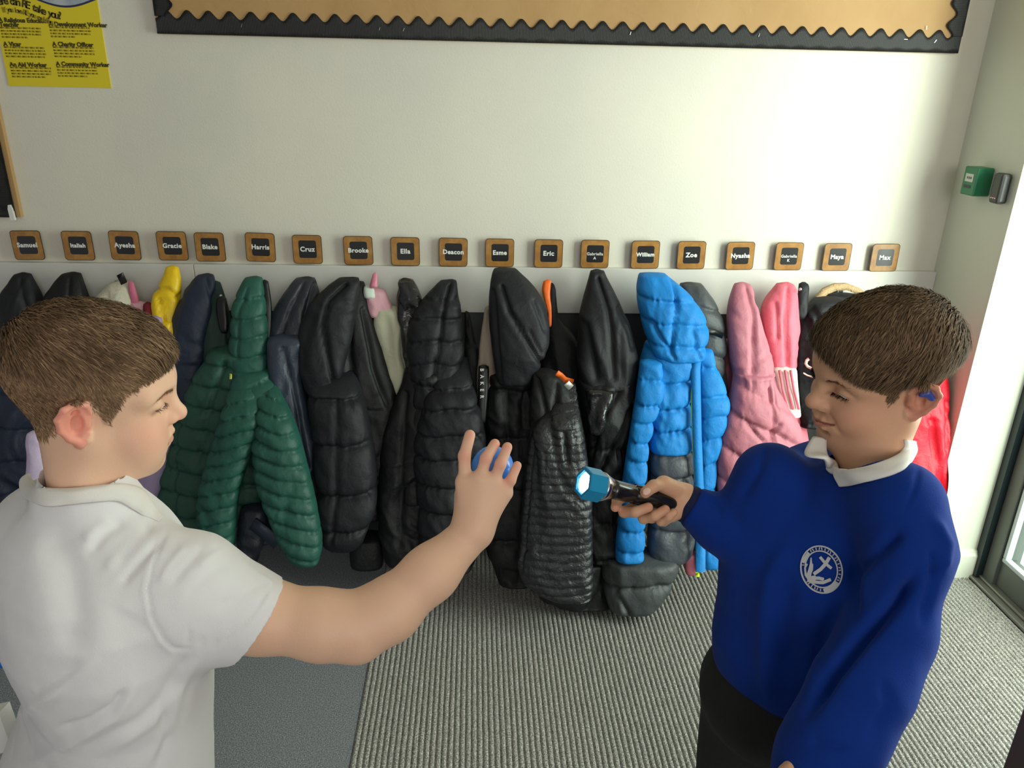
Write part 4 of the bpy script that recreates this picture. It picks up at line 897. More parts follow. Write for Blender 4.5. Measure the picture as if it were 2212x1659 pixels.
def make_head(P, c, R, person):
    V, F, C, hv = head(P); Vw = V@R.T+c
    # hair ------------------------------------------------
    f, l, u = V.T; N = vnormals(V, F)
    rg = np.random.default_rng(P.get('seed', 1)); tri = F
    ctr = V[F].mean(1); nn = N[F].mean(1); A = np.linalg.norm(np.cross(V[F[:, 2]]-V[F[:, 0]], V[F[:, 3]]-V[F[:, 1]]), axis=1)/2
    hf = ctr[:, 2]-hairline(ctr[:, 0], ctr[:, 1], P.get('hshift', 0))+fbm(ctr[:, 0]*110, ctr[:, 1]*110, ctr[:, 2]*110, 3, 2)*.012
    ear = (np.abs(ctr[:, 1]) > .0700) & (ctr[:, 0] < .012) & (ctr[:, 0] > -.034) & (ctr[:, 2] > -.045) & (ctr[:, 2] < .021)
    ok = (hf > 0) & ~ear
    w = A*ok*np.clip(hf/.014, .12, 1); n = P.get('nhair', 42000); pick = rg.choice(len(F), n, p=w/w.sum())
    a, b = rg.random((2, n, 1)); q = V[F[pick]]; p0 = (q[:, 0]*(1-a)+q[:, 1]*a)*(1-b)+(q[:, 3]*(1-a)+q[:, 2]*a)*b; n0 = nn[pick]
    n0 /= np.linalg.norm(n0, axis=1)[:, None]
    top = np.clip((p0[:, 2]-P.get('fade0', .030))/.05, 0, 1); top = top*top*(3-2*top)
    L = (.0045+P.get('len', .022)*top)*(.75+.5*rg.random(n)); front = np.clip((p0[:, 0]-.02)/.06, 0, 1)
    hd = ctr[pick][:, 2]-hairline(ctr[pick][:, 0], ctr[pick][:, 1], P.get('hshift', 0)); L *= 1-P.get('fringe', .55)*front*np.clip(1-hd/.03, 0, 1)
    # comb direction: from the crown outwards, forward on top
    crown = np.array(P.get('crown', (-.062, .0, .085)))
    out = p0-crown; out /= np.linalg.norm(out, axis=1)[:, None]
    cw = fbm(p0[:, 0]*28, p0[:, 1]*28, p0[:, 2]*28, 11, 2)[:, None]*1.6
    side = np.cross(n0, out); dirv = out+side*(P.get('swirl', .5)+cw)+np.array(P.get('comb', (.6, .0, .0)))*top[:, None]+np.array([.15, 0, -.55])*(1-top)[:, None]
    dirv += rg.normal(0, .22, (n, 3)); dirv -= n0*(dirv*n0).sum(1)[:, None]; dirv /= np.linalg.norm(dirv, axis=1)[:, None]+1e-9
    lift = (P.get('lift', .30)+.25*top)[:, None]*(.6+.8*rg.random((n, 1)))
    K = 4; ts = np.linspace(0, 1, K); curve = []
    thick = P.get('thick', .010)*top*(rg.random(n)**.7)*(1-.6*front*np.clip(1-hd/.03, 0, 1))      # locks stacked on one another
    for t in ts:
        curve.append(p0+n0*(thick*(.3+.7*min(1, t*1.5)))[:, None]+dirv*(L*t)[:, None]+n0*(lift*(L*t)[:, None]*(1-.8*t))-np.array([0, 0, 1])*(.25*L*t*t)[:, None])
    curve = np.stack(curve, 1)                               # n,K,3
    # keep outside of the skull
    e = (curve-np.array([-.010, 0, .030]))/np.array([.0895, .0715, .0765]); rr = np.linalg.norm(e, axis=2); k = (rr < 1.0) & (curve[..., 2] > .0)
    curve = np.where(k[..., None], np.array([-.010, 0, .030])+(curve-np.array([-.010, 0, .030]))/np.maximum(rr, .2)[..., None]*1.004, curve)
    tan = curve[:, -1]-curve[:, 0]; sd = np.cross(tan, n0)+rg.normal(0, .004, (n, 3)); sd /= np.linalg.norm(sd, axis=1)[:, None]+1e-9
    wd_ = (.00034+.00022*rg.random(n))*(1+.7*top)
    prof = np.array([1, 1, .8, .15])
    Vh = np.stack([curve-sd[:, None]*(wd_[:, None]*prof)[..., None], curve+sd[:, None]*(wd_[:, None]*prof)[..., None]], 2).reshape(-1, 3)
    b0 = (np.arange(n)*K*2)[:, None]; s_ = np.arange(K-1)*2
    Fh = np.stack([b0+s_, b0+s_+1, b0+s_+3, b0+s_+2], -1).reshape(-1, 4)
    hc = LC(P.get('hair', (92, 68, 48))); hc2 = LC(P.get('hair2', (136, 108, 80))); mx = np.clip((rg.random(n)**1.8)*(.5+.5*(1-top))+.35*(1-top), 0, 1); lum = .55+.8*rg.random(n)
    lum *= 1-.35*np.clip(fbm(p0[:, 0]*60+3, p0[:, 1]*60, p0[:, 2]*60, 21, 2)*2, -.4, 1)
    ch = (hc*(1-mx)[:, None]+hc2*mx[:, None])*lum[:, None]; Ch = np.repeat(ch, K*2, 0)
    hm = mesh_np('hair', Vh@R.T+c, Fh); setcol(hm, Ch); h = link('hair', hm, m_hair, person)
    # eyes
    for sgn in (1, -1):
        pc = c+R@np.array([.0655, .0305*sgn, -.001])
        v2 = Vol((-.014,)*3, (.014,)*3, .0012); v2.ell((0, 0, 0), (.0122, .0122, .0112), 0); a_, b_ = v2.mesh(); a_ = relax(a_, b_, 2)
        look = np.array(P.get('look', (.85, 0, -.5)), float); look /= np.linalg.norm(look)
        dd = (a_/np.linalg.norm(a_, axis=1)[:, None])@look
        me = mesh_np('eye', a_@R.T+pc, b_); Cc = np.tile(LC((220, 208, 200)), (len(a_), 1)); Cc[dd > .84] = LC((70, 46, 30)); Cc[dd > .955] = LC((8, 6, 5)); setcol(me, Cc)
        link('eye', me, mat('eye_surface', (220, 210, 200), .12, attr='Col'), person, smooth=True)
        # lashes and brows: small hair ribbons
        def ribs(name, pts, n_, ln, d0, w_, col):
            rgx = np.random.default_rng(7); pts = np.array(pts, float); t = rgx.random(n_)*(len(pts)-1); i = np.minimum(t.astype(int), len(pts)-2); fr = (t-i)[:, None]
            p = pts[i]*(1-fr)+pts[i+1]*fr+rgx.normal(0, w_, (n_, 3))*np.array([.3, .6, 1.0]); d_ = np.array(d0, float)*np.array([1, sgn, 1])+rgx.normal(0, .22, (n_, 3)); d_ /= np.linalg.norm(d_, axis=1)[:, None]
            e_ = p+d_*(ln*(.6+.6*rgx.random(n_)))[:, None]; sd_ = np.cross(d_, (1, 0, 0.2)); sd_ /= np.linalg.norm(sd_, axis=1)[:, None]; sd_ *= .00032
            Vv = np.stack([p-sd_, p+sd_, e_+sd_*.4, e_-sd_*.4], 1).reshape(-1, 3); Fv = np.arange(n_*4).reshape(-1, 4)
            m_ = mesh_np(name, Vv@R.T+c, Fv); setcol(m_, np.tile(LC(col), (n_*4, 1))); link(name, m_, m_hair, person)
        ey = P.get('ey', 0)
        ribs('eyelashes', [(.0800, .0195*sgn, -.0040), (.0808, .026*sgn, -.0020+ey), (.0780, .036*sgn, -.0018+ey), (.0705, .0450*sgn, -.0035)], 130, .0058, (.8, .25, -.45), .0003, (44, 28, 20))
        by = P.get('brow', 0)
        ribs('eyebrow', [(.0885, .010*sgn, .0150+by), (.0880, .020*sgn, .0185+by), (.0820, .032*sgn, .0205+by), (.0700, .046*sgn, .0150+by)], 300, .0058, (-.25, .9, .12), .0013, P.get('browc', (158, 120, 92)))
    return Vw, F, C
def join(parts):
    V = []; F = []; C = []; n = 0
    for v, f, c in parts: V.append(v); F.append(f+n); C.append(c); n += len(v)
    return np.concatenate(V), np.concatenate(F), np.concatenate(C)
def skin_col(V, P, pinkpts=()):
    C = np.tile(LC(P['skin']), (len(V), 1)); pk = LC(P['pink'])
    for p, r in pinkpts:
        w = (.6*np.exp(-((V-np.array(p))**2).sum(1)/r**2))[:, None]; C = C*(1-w)+pk*w
    return C
def rowstack(rows, Y, az, ratio):
    """rows: py, xl, xr -> section list on the plane y=Y (Y may be a list)"""
    zs, cx, cy, A, B = [], [], [], [], []
    for i, r in enumerate(rows):
        y, a, b = r[:3]; Yi = r[3] if len(r) > 3 else Y
        m_ = WY((a+b)/2, y, Yi); hw = np.linalg.norm(WY(b, y, Yi)-WY(a, y, Yi))/2
        va = math.atan2(m_[0], m_[1]); th = az-va       # facing relative to the line of sight
        la = math.sqrt(math.cos(th)**2+(ratio*math.sin(th))**2)*1.06; a_ = hw/la
        zs.append(m_[2]); cx.append(m_[0]); cy.append(m_[1]); A.append(a_); B.append(a_*ratio)
    return zs, cx, cy, A, B
def bounds(pts, m):
    p = np.array(pts); return p.min(0)-m, p.max(0)+m
def finger(v, pts, r, k=.004):
    P3 = [W(*p) for p in pts]; rs = np.linspace(r, r*.86, len(P3)); v.chain(P3, rs, k)
def nail(name, tip, dirv, up, w, person):
    pass
def cloth(name, v, mt, person, cr=(), noise=None, it=2):
    V, F = v.mesh(); V = relax(V, F, it, .5); N = vnormals(V, F)
    if noise is not None: V = V+N*noise(V)[:, None]; N = vnormals(V, F)
    if cr: V = creases(V, N, cr)
    V = relax(V, F, 1, .4)
    o = link(name, mesh_np(name, V, F), mt, person, smooth=True); return o, V, F
def strip(name, A, B, mt, parent, th=.002, bulge=.003, rows=7, dense=6, bva=None, bvb=None, offa=.006, offb=.004, adep=.024):
    """collar leaf: lofted between two surveyed edges (px,py,depth), given thickness"""
    def sp(P):
        P = np.array([W(*p) for p in P]); n = len(P); t = np.linspace(0, n-1, (n-1)*dense+1); out = []
        for x in t:
            i = min(int(x), n-2); f_ = x-i; p0, p1, p2, p3 = P[max(i-1, 0)], P[i], P[i+1], P[min(i+2, n-1)]
            out.append(.5*((2*p1)+(-p0+p2)*f_+(2*p0-5*p1+4*p2-p3)*f_*f_+(-p0+3*p1-3*p2+p3)*f_**3))
        return np.array(out)
    def fit(P, bvs, off):
        if not bvs: return P
        o = []
        for x, y, dd in P:
            r_ = Vector(ray(x, y)); L_ = r_.length; ds = [h[3]/L_ for h in (b_.ray_cast(Vector(CAMP), r_/L_) for b_ in bvs) if h[0] is not None]
            o.append((x, y, (min(ds)-off) if ds and abs(min(ds)-off-dd) < .09 else dd))
        return o
    if bvb:
        B = fit(B, bvb, offb); n_ = len(A); dB = np.array([q[2] for q in B]); dB = np.interp(np.linspace(0, 1, n_), np.linspace(0, 1, len(B)), dB)
        dB = np.convolve(np.pad(dB, 1, 'edge'), [.25, .5, .25], 'valid'); A2 = []
        for (x, y, dd), q in zip(A, dB):
            a3 = q+adep; hit = fit([(x, y, a3)], bva, .004)[0][2]; A2.append((x, y, min(a3, hit)))
        A = A2
    a, b = sp(A), sp(B); n = len(a); G = []
    for k in range(rows):
        t = k/(rows-1); G.append(a*(1-t)+b*t)
    G = np.array(G); du = np.gradient(G, axis=1); dv_ = np.gradient(G, axis=0); N = np.cross(du, dv_); N /= np.linalg.norm(N, axis=2)[..., None]+1e-9
    s_ = np.sign((N*(CAMP-G)).sum()); N *= s_
    t = np.linspace(0, 1, rows)[:, None, None]; G = G+N*bulge*np.sin(np.pi*t)
    if bvb:
        lift_ = np.zeros(G.shape[:2])
        for i in range(rows):
            for j in range(n):
                dv3 = Vector(G[i, j]-CAMP); L_ = dv3.length; hs = [h[3] for h in (b_.ray_cast(Vector(CAMP), dv3/L_) for b_ in bvb) if h[0] is not None]
                if hs and 0 < L_-(min(hs)-th-.002) < .05: lift_[i, j] = L_-(min(hs)-th-.002)
        lift_ = np.maximum(lift_, .5*(np.roll(lift_, 1, 1)+np.roll(lift_, -1, 1))*(np.arange(n) > 0)*(np.arange(n) < n-1))
        for _k in range(3): lift_ = np.maximum(lift_, .5*(np.roll(lift_, 1, 1)+np.roll(lift_, -1, 1))*(np.arange(n) > 0)*(np.arange(n) < n-1))
        dr_ = G-CAMP; dr_ /= np.linalg.norm(dr_, axis=2)[..., None]; G = G-dr_*lift_[..., None]
    V = np.concatenate([G.reshape(-1, 3), (G-N*th).reshape(-1, 3)]); idx = np.arange(rows*n).reshape(rows, n); o = rows*n
    q = np.stack([idx[:-1, :-1], idx[:-1, 1:], idx[1:, 1:], idx[1:, :-1]], -1).reshape(-1, 4)
    def rim(e): return np.stack([e[:-1], e[1:], e[1:]+o, e[:-1]+o], -1)
    F = np.concatenate([q, q[:, ::-1]+o, rim(idx[0])[:, ::-1], rim(idx[-1]), rim(idx[:, 0]), rim(idx[:, -1])[:, ::-1]])
    import bmesh
    me = mesh_np(name, V, F); bm = bmesh.new(); bm.from_mesh(me); bmesh.ops.recalc_face_normals(bm, faces=bm.faces); bm.to_mesh(me); bm.free()
    return link(name, me, mt, parent, smooth=True)
def legs(person, hip, az, zt, r):
    """trousers and shoes down to the floor, below the frame"""
    fx, fy = math.sin(az), math.cos(az); lx, ly = fy, -fx
    hx, hy = hip
    v = Vol((hx-.22, hy-.22, .02), (hx+.22, hy+.22, zt+.02), .006)
    v.ell((hx, hy, zt-.10), (r*1.12, r*1.0, .11), 0)
    for s in (1, -1):
        ax, ay = hx+lx*.062*s, hy+ly*.062*s; bx, by = hx+lx*.075*s-fx*.01, hy+ly*.075*s-fy*.01
        v.chain([(ax, ay, zt-.12), (ax+fx*.01, ay+fy*.01, .36), (bx, by, .07)], [.076, .062, .055], .03)
    v.f = np.maximum(v.f, (.055-(v.lo[2]+np.arange(v.n[2])*v.h))[None, None, :].astype(np.float32))
    V, F = v.mesh(); V = relax(V, F, 3); N = vnormals(V, F)
    V = V+N*(.004*fbm(V[:, 0]*20, V[:, 1]*20, V[:, 2]*7, 3, 3))[:, None]
    link('trousers', mesh_np('trousers', V, F), m_trou, person, smooth=True)
    for s in (1, -1):
        bx, by = hx+lx*.075*s-fx*.01, hy+ly*.075*s-fy*.01
        v = Vol((bx-.17, by-.17, -.01), (bx+.17, by+.17, .11), .004)
        v.cone((bx-fx*.03, by-fy*.03, .034), (bx+fx*.12, by+fy*.12, .026), .036, .030, 0); v.cone((bx, by, .05), (bx, by, .085), .036, .038, .02)
        v.f = np.maximum(v.f, (.001-(v.lo[2]+np.arange(v.n[2])*v.h))[None, None, :].astype(np.float32))
        V, F = v.mesh(); V = relax(V, F, 2); V[:, 2] = np.maximum(V[:, 2], .001); link('shoe', mesh_np('shoe', V, F), m_shoe, person, smooth=True)

# ------------------------------------------------------------------ boy in the white polo shirt (left)
LS = dict(skin=(238, 194, 164), pink=(238, 156, 136), lip=(212, 134, 118), hair=(106, 83, 62), hair2=(158, 128, 98), scalp=(126, 102, 80), seed=4,
          puff=True, eye=.0011, ey=-.002, len=.017, comb=(1.0, -.1, -.15), swirl=.25, crown=(-.075, .01, .075), fade0=.026, lift=.16, thick=.007, neck=None, brow=-.004, look=(.8, 0, -.6))
LC0 = np.array([-.464, .894, 1.188]); LR = np.array([[0.9319807153549592, -0.2961410172294233, 0.20907521163634166], [0.3093684226137593, 0.9503725428803929, -0.03291213801214428], [-0.18895270650597468, 0.09535474635999228, 0.9773457615388809]])
boyL = empty('person', (-.45, .86, 0), 'boy in a white polo shirt, seen from behind, holding up a blue ball', 'person')
LS['neck'] = tuple(LR.T @ (W(188, 1062, .945)-LC0)); hv = make_head(LS, LC0, LR, boyL)
el, wr = (772, 1352, 1.0), (1018, 1152, 1.045)
hand = (1052, 1060, 1.05)
SH = W(372, 1212, .965); EL = W(*el); WRt = W(*wr)
lo, hi = bounds([W(500, 1320, .98), EL, WRt, W(1120, 930, 1.05), W(1060, 1050, 1.10)], .055)
v = Vol(lo, hi, .0019)
v.chain([SH, W(560, 1330, .985), W(700, 1350, .995), EL, W(840, 1318, 1.01), W(930, 1238, 1.025), WRt], [.044, .0445, .0425, .0385, .0385, .034, .0265], .022)
v.ell(W(775, 1392, .998), (.020, .020, .018), .022)
kn = [(1004, 1042, 1.045), (1036, 1038, 1.038), (1066, 1044, 1.040), (1090, 1064, 1.046)]
for q, r_ in zip(kn, (.0135, .0135, .013, .012)): v.cone(W(1024, 1140, 1.045), W(*q), .021, r_, .014)
v.cone(W(1010, 1120, 1.05), W(1003, 1070, 1.06), .018, .014, .01)
finger(v, [(1004, 1040, 1.045), (1003, 985, 1.043), (1015, 940, 1.050)], .0088)
finger(v, [(1036, 1036, 1.038), (1050, 990, 1.036), (1069, 959, 1.048)], .0083)
finger(v, [(1066, 1042, 1.040), (1081, 1003, 1.036), (1096, 966, 1.046)], .0081)
finger(v, [(1089, 1064, 1.046), (1103, 1038, 1.042), (1117, 1006, 1.050)], .0074)
finger(v, [(1010, 1100, 1.06), (1020, 1068, 1.100), (1040, 1044, 1.122)], .0100)
Va, Fa = v.mesh(); Va = relax(Va, Fa, 1, .4)
Ca = skin_col(Va, LS, [(W(*p), .010) for p in ((1003, 985, 1.035), (1050, 990, 1.03), (1081, 1003, 1.03), (1103, 1038, 1.035), (1016, 938, 1.045), (1070, 957, 1.045), (1097, 965, 1.04), (1117, 1005, 1.045))])
# torso core keeps the body in one piece under the shirt
Lrows = [(1060, 95, 235), (1085, 34, 285), (1110, 2, 322), (1140, -10, 358), (1175, -16, 394), (1225, -16, 425), (1300, -6, 440), (1380, 30, 447), (1440, 60, 447), (1500, 66, 447), (1560, 52, 446), (1620, 30, 446), (1680, 8, 447), (1760, 4, 450), (1850, 6, 452)]
LY, LAZ = .87, math.radians(52)
zs, cx, cy, A, B = rowstack(Lrows, LY, LAZ, .66)
v = Vol((min(cx)-.25, LY-.25, min(zs)-.02), (max(cx)+.28, LY+.28, 1.16), .006)
v.stack(zs, cx, cy, [a-.03 for a in A], [b-.03 for b in B], LAZ, 0)
v.cone(W(188, 1062, .945), (cx[2], cy[2], zs[2]-.05), .034, .03, .02)
v.cone(SH, W(560, 1330, .985), .038, .036, .02)
Vt, Ft = v.mesh(); Ct = skin_col(Vt, LS)
V, F, C = join([hv, (Va, Fa, Ca), (Vt, Ft, Ct)])
me = mesh_np('body', V, F); setcol(me, C); link('body', me, m_skin, boyL, smooth=True)
def BV(V, F): return BVHTree.FromPolygons([tuple(p) for p in V], [tuple(int(i) for i in q) for q in F])
bBL = BV(V, F)
# polo shirt
v = Vol((min(cx)-.22, LY-.26, min(zs)-.01), (W(640, 1300, 1.0)[0]+.03, LY+.27, 1.10), .0032)
v.stack(zs, cx, cy, A, B, LAZ, 0, e=2.3)
h0, h1 = W(556, 1340, .985), W(405, 1264, .955)
v.cone(W(185, 1060, .945)+np.array([0, 0, .026]), W(185, 1060, .940)-np.array([0, 0, .05]), .0475, .078, .03)
vs = Vol(v.lo, v.lo+(v.n-1)*v.h, v.h); vs.f = vs.f[:v.n[0], :v.n[1], :v.n[2]]; vs.n = v.n
vs.cone(W(345, 1240, .945), h1, .056, .064, .0); vs.cone(h1, h0+(h0-h1)*.2, .064, .0605, .02)
vs.cone(W(400, 1300, .955), W(440, 1340, .965), .055, .05, .03)
ax_ = (h0-h1)/np.linalg.norm(h0-h1)
g = np.meshgrid(*[v.lo[i]+np.arange(v.n[i])*v.h for i in range(3)], indexing='ij', sparse=True)
pl = (g[0]-h0[0])*ax_[0]+(g[1]-h0[1])*ax_[1]+(g[2]-h0[2])*ax_[2]
vs.f = np.maximum(vs.f, (pl-.0).astype(np.float32)); vs.cone(h0-ax_*.04, h0+ax_*.06, .052, .0575, .0, 'sub')
v.op(tuple(slice(0, int(q)) for q in v.n), vs.f, .035, 'add')
nk = W(187, 1058, .945); v.cone(nk+np.array([0, 0, .07]), nk+np.array([0, 0, .0]), .0475, .0455, .004, 'sub')
def nzL(V):
    return .0022*fbm(V[:, 0]*14+V[:, 2]*9, V[:, 1]*14, V[:, 2]*11-V[:, 0]*7, 5, 3)+.0006*fbm(V[:, 0]*60, V[:, 1]*60, V[:, 2]*60, 8, 2)
crL = [([(358, 1150), (330, 1215), (318, 1275), (328, 1333), (352, 1380), (376, 1402), (415, 1401)], 3.2, .0035), ([(352, 1150), (324, 1215), (311, 1275), (321, 1336), (346, 1387), (372, 1411)], 4, -.0022),
       ([(594, 1252), (562, 1305), (524, 1354), (466, 1402)], 2.4, .0042), ([(556, 1240), (584, 1258), (578, 1290), (552, 1330)], 5, -.003),
       ([(330, 1130), (290, 1170), (250, 1215)], 12, .006), ([(352, 1160), (300, 1215), (262, 1262)], 9, .006), ([(270, 1120), (225, 1150), (195, 1190)], 12, .007),
       ([(318, 1140), (270, 1188), (225, 1235)], 12, -.005), ([(240, 1120), (180, 1170)], 14, -.005),
       ([(110, 1130), (150, 1220), (165, 1330), (150, 1420)], 34, .010), ([(60, 1150), (80, 1280), (100, 1380)], 30, -.004),
       ([(400, 1180), (365, 1220), (345, 1260)], 7, -.003), ([(440, 1180), (400, 1225), (370, 1262)], 8, .003), ([(500, 1210), (450, 1240), (400, 1290)], 10, .003), ([(560, 1262), (520, 1290), (470, 1310)], 9, .003), ([(470, 1190), (430, 1225)], 7, -.003),
       ([(275, 1490), (240, 1530), (190, 1560), (110, 1580)], 9, .009), ([(290, 1480), (250, 1550), (170, 1600), (60, 1650)], 10, -.006),
       ([(200, 1430), (130, 1490), (60, 1530), (30, 1545)], 12, -.007), ([(180, 1440), (120, 1470), (60, 1500)], 16, .005),
       ([(410, 1420), (380, 1450), (350, 1510), (300, 1560), (180, 1620)], 13, .006), ([(425, 1420), (390, 1480), (330, 1560), (240, 1620)], 10, -.005), ([(350, 1515), (356, 1600), (340, 1659)], 9, .005), ([(395, 1470), (370, 1560), (310, 1659)], 10, -.004),
       ([(440, 1375), (430, 1395)], 6, .002), ([(410, 1360), (405, 1392)], 5, .002), ([(470, 1380), (455, 1400)], 5, .002)]
crL = [(a_, b_*1.1, c_*.72) for a_, b_, c_ in crL]
oS, VS, FS = cloth('polo_shirt', v, m_shirt, boyL, crL, nzL); bSL = BV(VS, FS)
strip('collar', [(60, 1022, .955), (70, 1040, .905), (98, 1052, .878), (150, 1054, .868), (209, 1048, .866), (262, 1044, .872), (298, 1050, .89), (318, 1064, .905), (330, 1088, .915), (349, 1121, .915)],
      [(42, 1056, .955), (52, 1076, .89), (90, 1090, .856), (150, 1088, .844), (209, 1082, .842), (258, 1082, .850), (290, 1098, .868), (310, 1110, .885), (328, 1116, .90), (345, 1124, .912)], m_collar, oS, .003, .005, bva=[bBL, bSL], bvb=[bSL, bBL])
0 and strip('collar_stand', [(78, 1026, .95), (84, 1046, .92), (110, 1056, .905), (150, 1058, .896), (209, 1052, .893), (258, 1048, .90), (290, 1052, .92), (300, 1060, .95)],
      [(60, 1022, .955), (70, 1040, .905), (98, 1052, .878), (150, 1054, .868), (209, 1048, .866), (262, 1044, .872), (298, 1050, .89), (318, 1064, .905)], m_collar, oS, .002, .001, rows=4)
legs(boyL, (float(np.mean(cx[-4:])), LY), LAZ, .60, .115)
# ball
ball = Vol((-.034,)*3, (.034,)*3, .002)
bp_ = W(1064, 1008, 1.083)
bpy.ops.mesh.primitive_uv_sphere_add(radius=.0295, segments=48, ring_count=32, location=tuple(bp_)); o = bpy.context.object; o.name = 'ball'
o.data.shade_smooth(); o.data.materials.append(mat('blue_ball_plastic', (72, 148, 255), .22, spec=.6))
tag(o, 'small glossy blue ball held up by the boy in the white shirt', 'ball')
# ------------------------------------------------------------------ boy in the blue sweatshirt (right)
RS = dict(skin=(222, 172, 138), pink=(216, 146, 120), lip=(196, 112, 100), hair=(96, 77, 58), hair2=(146, 118, 90), scalp=(92, 74, 58), seed=9,
          smile=.0050, cheek=.004, eye=.0021, ey=.0005, len=.020, comb=(.75, .25, -.1), swirl=.55, crown=(-.078, .01, .070), fade0=.004, lift=.16, thick=.008, hshift=.002, nhair=46000, neck=None, look=(.8, .2, -.55), browc=(120, 90, 68), ear=.011)
RC0 = np.array([.559, .965, 1.191]); RR = np.array([[-0.9713906199397118, 0.12081021590983038, -0.20446309012866454], [-0.08523488838417599, -0.9809336185799092, -0.17465465851749268], [-0.22166478587109703, -0.1522305083468654, 0.9631669611407855]])
boyR = empty('person', (.5, .95, 0), 'smiling boy in a royal blue sweatshirt with a white crest, aiming a torch left', 'person')
RS['neck'] = tuple(RR.T @ (W(1880, 1010, 1.075)-RC0)); hv = make_head(RS, RC0, RR, boyR)
RY, RAZ = .95, math.radians(-142)
Rrows = [(968, 1795, 1935, 1.0), (990, 1738, 1958, .99), (1015, 1690, 1978, .975), (1050, 1640, 1988, .965), (1100, 1604, 1988, .955), (1170, 1574, 1970, .945), (1250, 1552, 1955, .935), (1330, 1548, 1950, .925), (1400, 1534, 1930, .915), (1450, 1535, 1915, .91), (1490, 1552, 1900, .91), (1520, 1578, 1880, .91)]
zs, cx, cy, A, B = rowstack(Rrows, RY, RAZ, .74)
print('R torso', np.round(zs, 3), np.round(cx, 3), np.round(A, 3))
TH = lambda x: 1.085+(x-1259)/201*.075          # torch depth along its length
def T3(x, y, dd=0): return (x, y, TH(x)+dd)
wr2 = W(1482, 1083, 1.168)
lo, hi = bounds([wr2, W(1310, 1020, 1.10), W(1330, 1140, 1.17), W(1500, 1100, 1.2)], .03)
v = Vol(lo, hi, .0016)
v.cone(W(1540, 1118, 1.162), wr2, .024, .0225, .01)
for q, r0, r1 in (((1432, 1050, 1.166), .020, .0125), ((1412, 1066, 1.172), .020, .012), ((1424, 1092, 1.170), .020, .012), ((1440, 1108, 1.163), .019, .0115), ((1450, 1112, 1.155), .016, .010)): v.cone(W(1474, 1080, 1.168), W(*q), r0, r1, .012)
# thumb over the top
finger(v, [(1458, 1058, 1.150), (1430, 1046, 1.135), (1412, 1050, 1.120), (1394, 1064, 1.114)], .0096)
v.cone(W(1462, 1062, 1.158), W(1436, 1046, 1.14), .014, .0115, .010)
# fingers pass behind and under the torch, tips on the near side
finger(v, [(1412, 1066, 1.172), (1365, 1066, 1.160), (1333, 1082, 1.142), (1329, 1096, 1.126)], .0080)
finger(v, [(1424, 1088, 1.170), (1372, 1094, 1.158), (1348, 1106, 1.132), (1372, 1106, 1.116), (1400, 1096, 1.116)], .0084)
finger(v, [(1440, 1104, 1.163), (1408, 1118, 1.158), (1390, 1120, 1.138), (1414, 1114, 1.124), (1437, 1101, 1.125)], .0082)
finger(v, [(1450, 1112, 1.155), (1434, 1126, 1.154), (1428, 1126, 1.142), (1444, 1116, 1.134), (1455, 1107, 1.134)], .0072)
Va, Fa = v.mesh(); Va = relax(Va, Fa, 1, .4)
Ca = skin_col(Va, RS, [(W(*p), .010) for p in ((1394, 1064, 1.108), (1400, 1096, 1.11), (1437, 1101, 1.12), (1329, 1096, 1.12), (1348, 1106, 1.125))])
# left hand tip low in the frame
lh = W(1716, 1668, .99)
v = Vol(lh-np.array([.09, .09, .12]), lh+np.array([.10, .10, .08]), .0022)
v.cone(W(1790, 1630, .99), W(1745, 1670, .985), .026, .024, .01)
for k in range(4):
    v.chain([W(1740+k*6, 1672+k*10, .985+.012*k), W(1712+k*5, 1684+k*12, .975+.015*k), W(1704+k*6, 1720+k*10, .975+.015*k)], [.013, .0085, .0075], .006)
v.chain([W(1750, 1658, .975), W(1712, 1660, .965), W(1694, 1668, .968)], [.014, .0095, .0085], .008)
Vb, Fb = v.mesh(); Vb = relax(Vb, Fb, 1, .4)
v = Vol((min(cx)-.2, .70, min(zs)-.02), (max(cx)+.2, 1.25, 1.16), .006)
v.stack(zs, cx, cy, [a-.03 for a in A], [b-.03 for b in B], RAZ, 0)
v.cone(W(1880, 1010, 1.075), (cx[2], cy[2], zs[2]-.05), .034, .03, .02)
Vt, Ft = v.mesh()
V, F, C = join([hv, (Va, Fa, Ca), (Vb, Fb, skin_col(Vb, RS)), (Vt, Ft, skin_col(Vt, RS))])
me = mesh_np('body', V, F); setcol(me, C); link('body', me, m_skin, boyR, smooth=True); bBR = BV(V, F)
nails = [(W(1394, 1062, 1.1035), .0058, .0075, (-.85, -.05, -.35)),]
tq, td = W(1397, 1061, 1.1055), (W(1394, 1064, 1.114)-W(1412, 1050, 1.120)); td /= np.linalg.norm(td)
nn_ = -(W(1397, 1061, 1.1)-CAMP); nn_ /= np.linalg.norm(nn_); nn_ -= td*(nn_@td); nn_ = nn_+np.array([0, 0, .35]); nn_ -= td*(nn_@td); nn_ /= np.linalg.norm(nn_); bb_ = np.cross(td, nn_)
v2 = Vol(tq-.012, tq+.012, .0008); v2.ell(tq-nn_*.0012, (.0068, .0052, .0022), 0, R=[td, bb_, nn_]); Vn, Fn = v2.mesh(); Vn = relax(Vn, Fn, 2)
link('thumbnail', mesh_np('thumbnail', Vn, Fn), mat('nail', (238, 198, 182), .3), boyR, smooth=True)
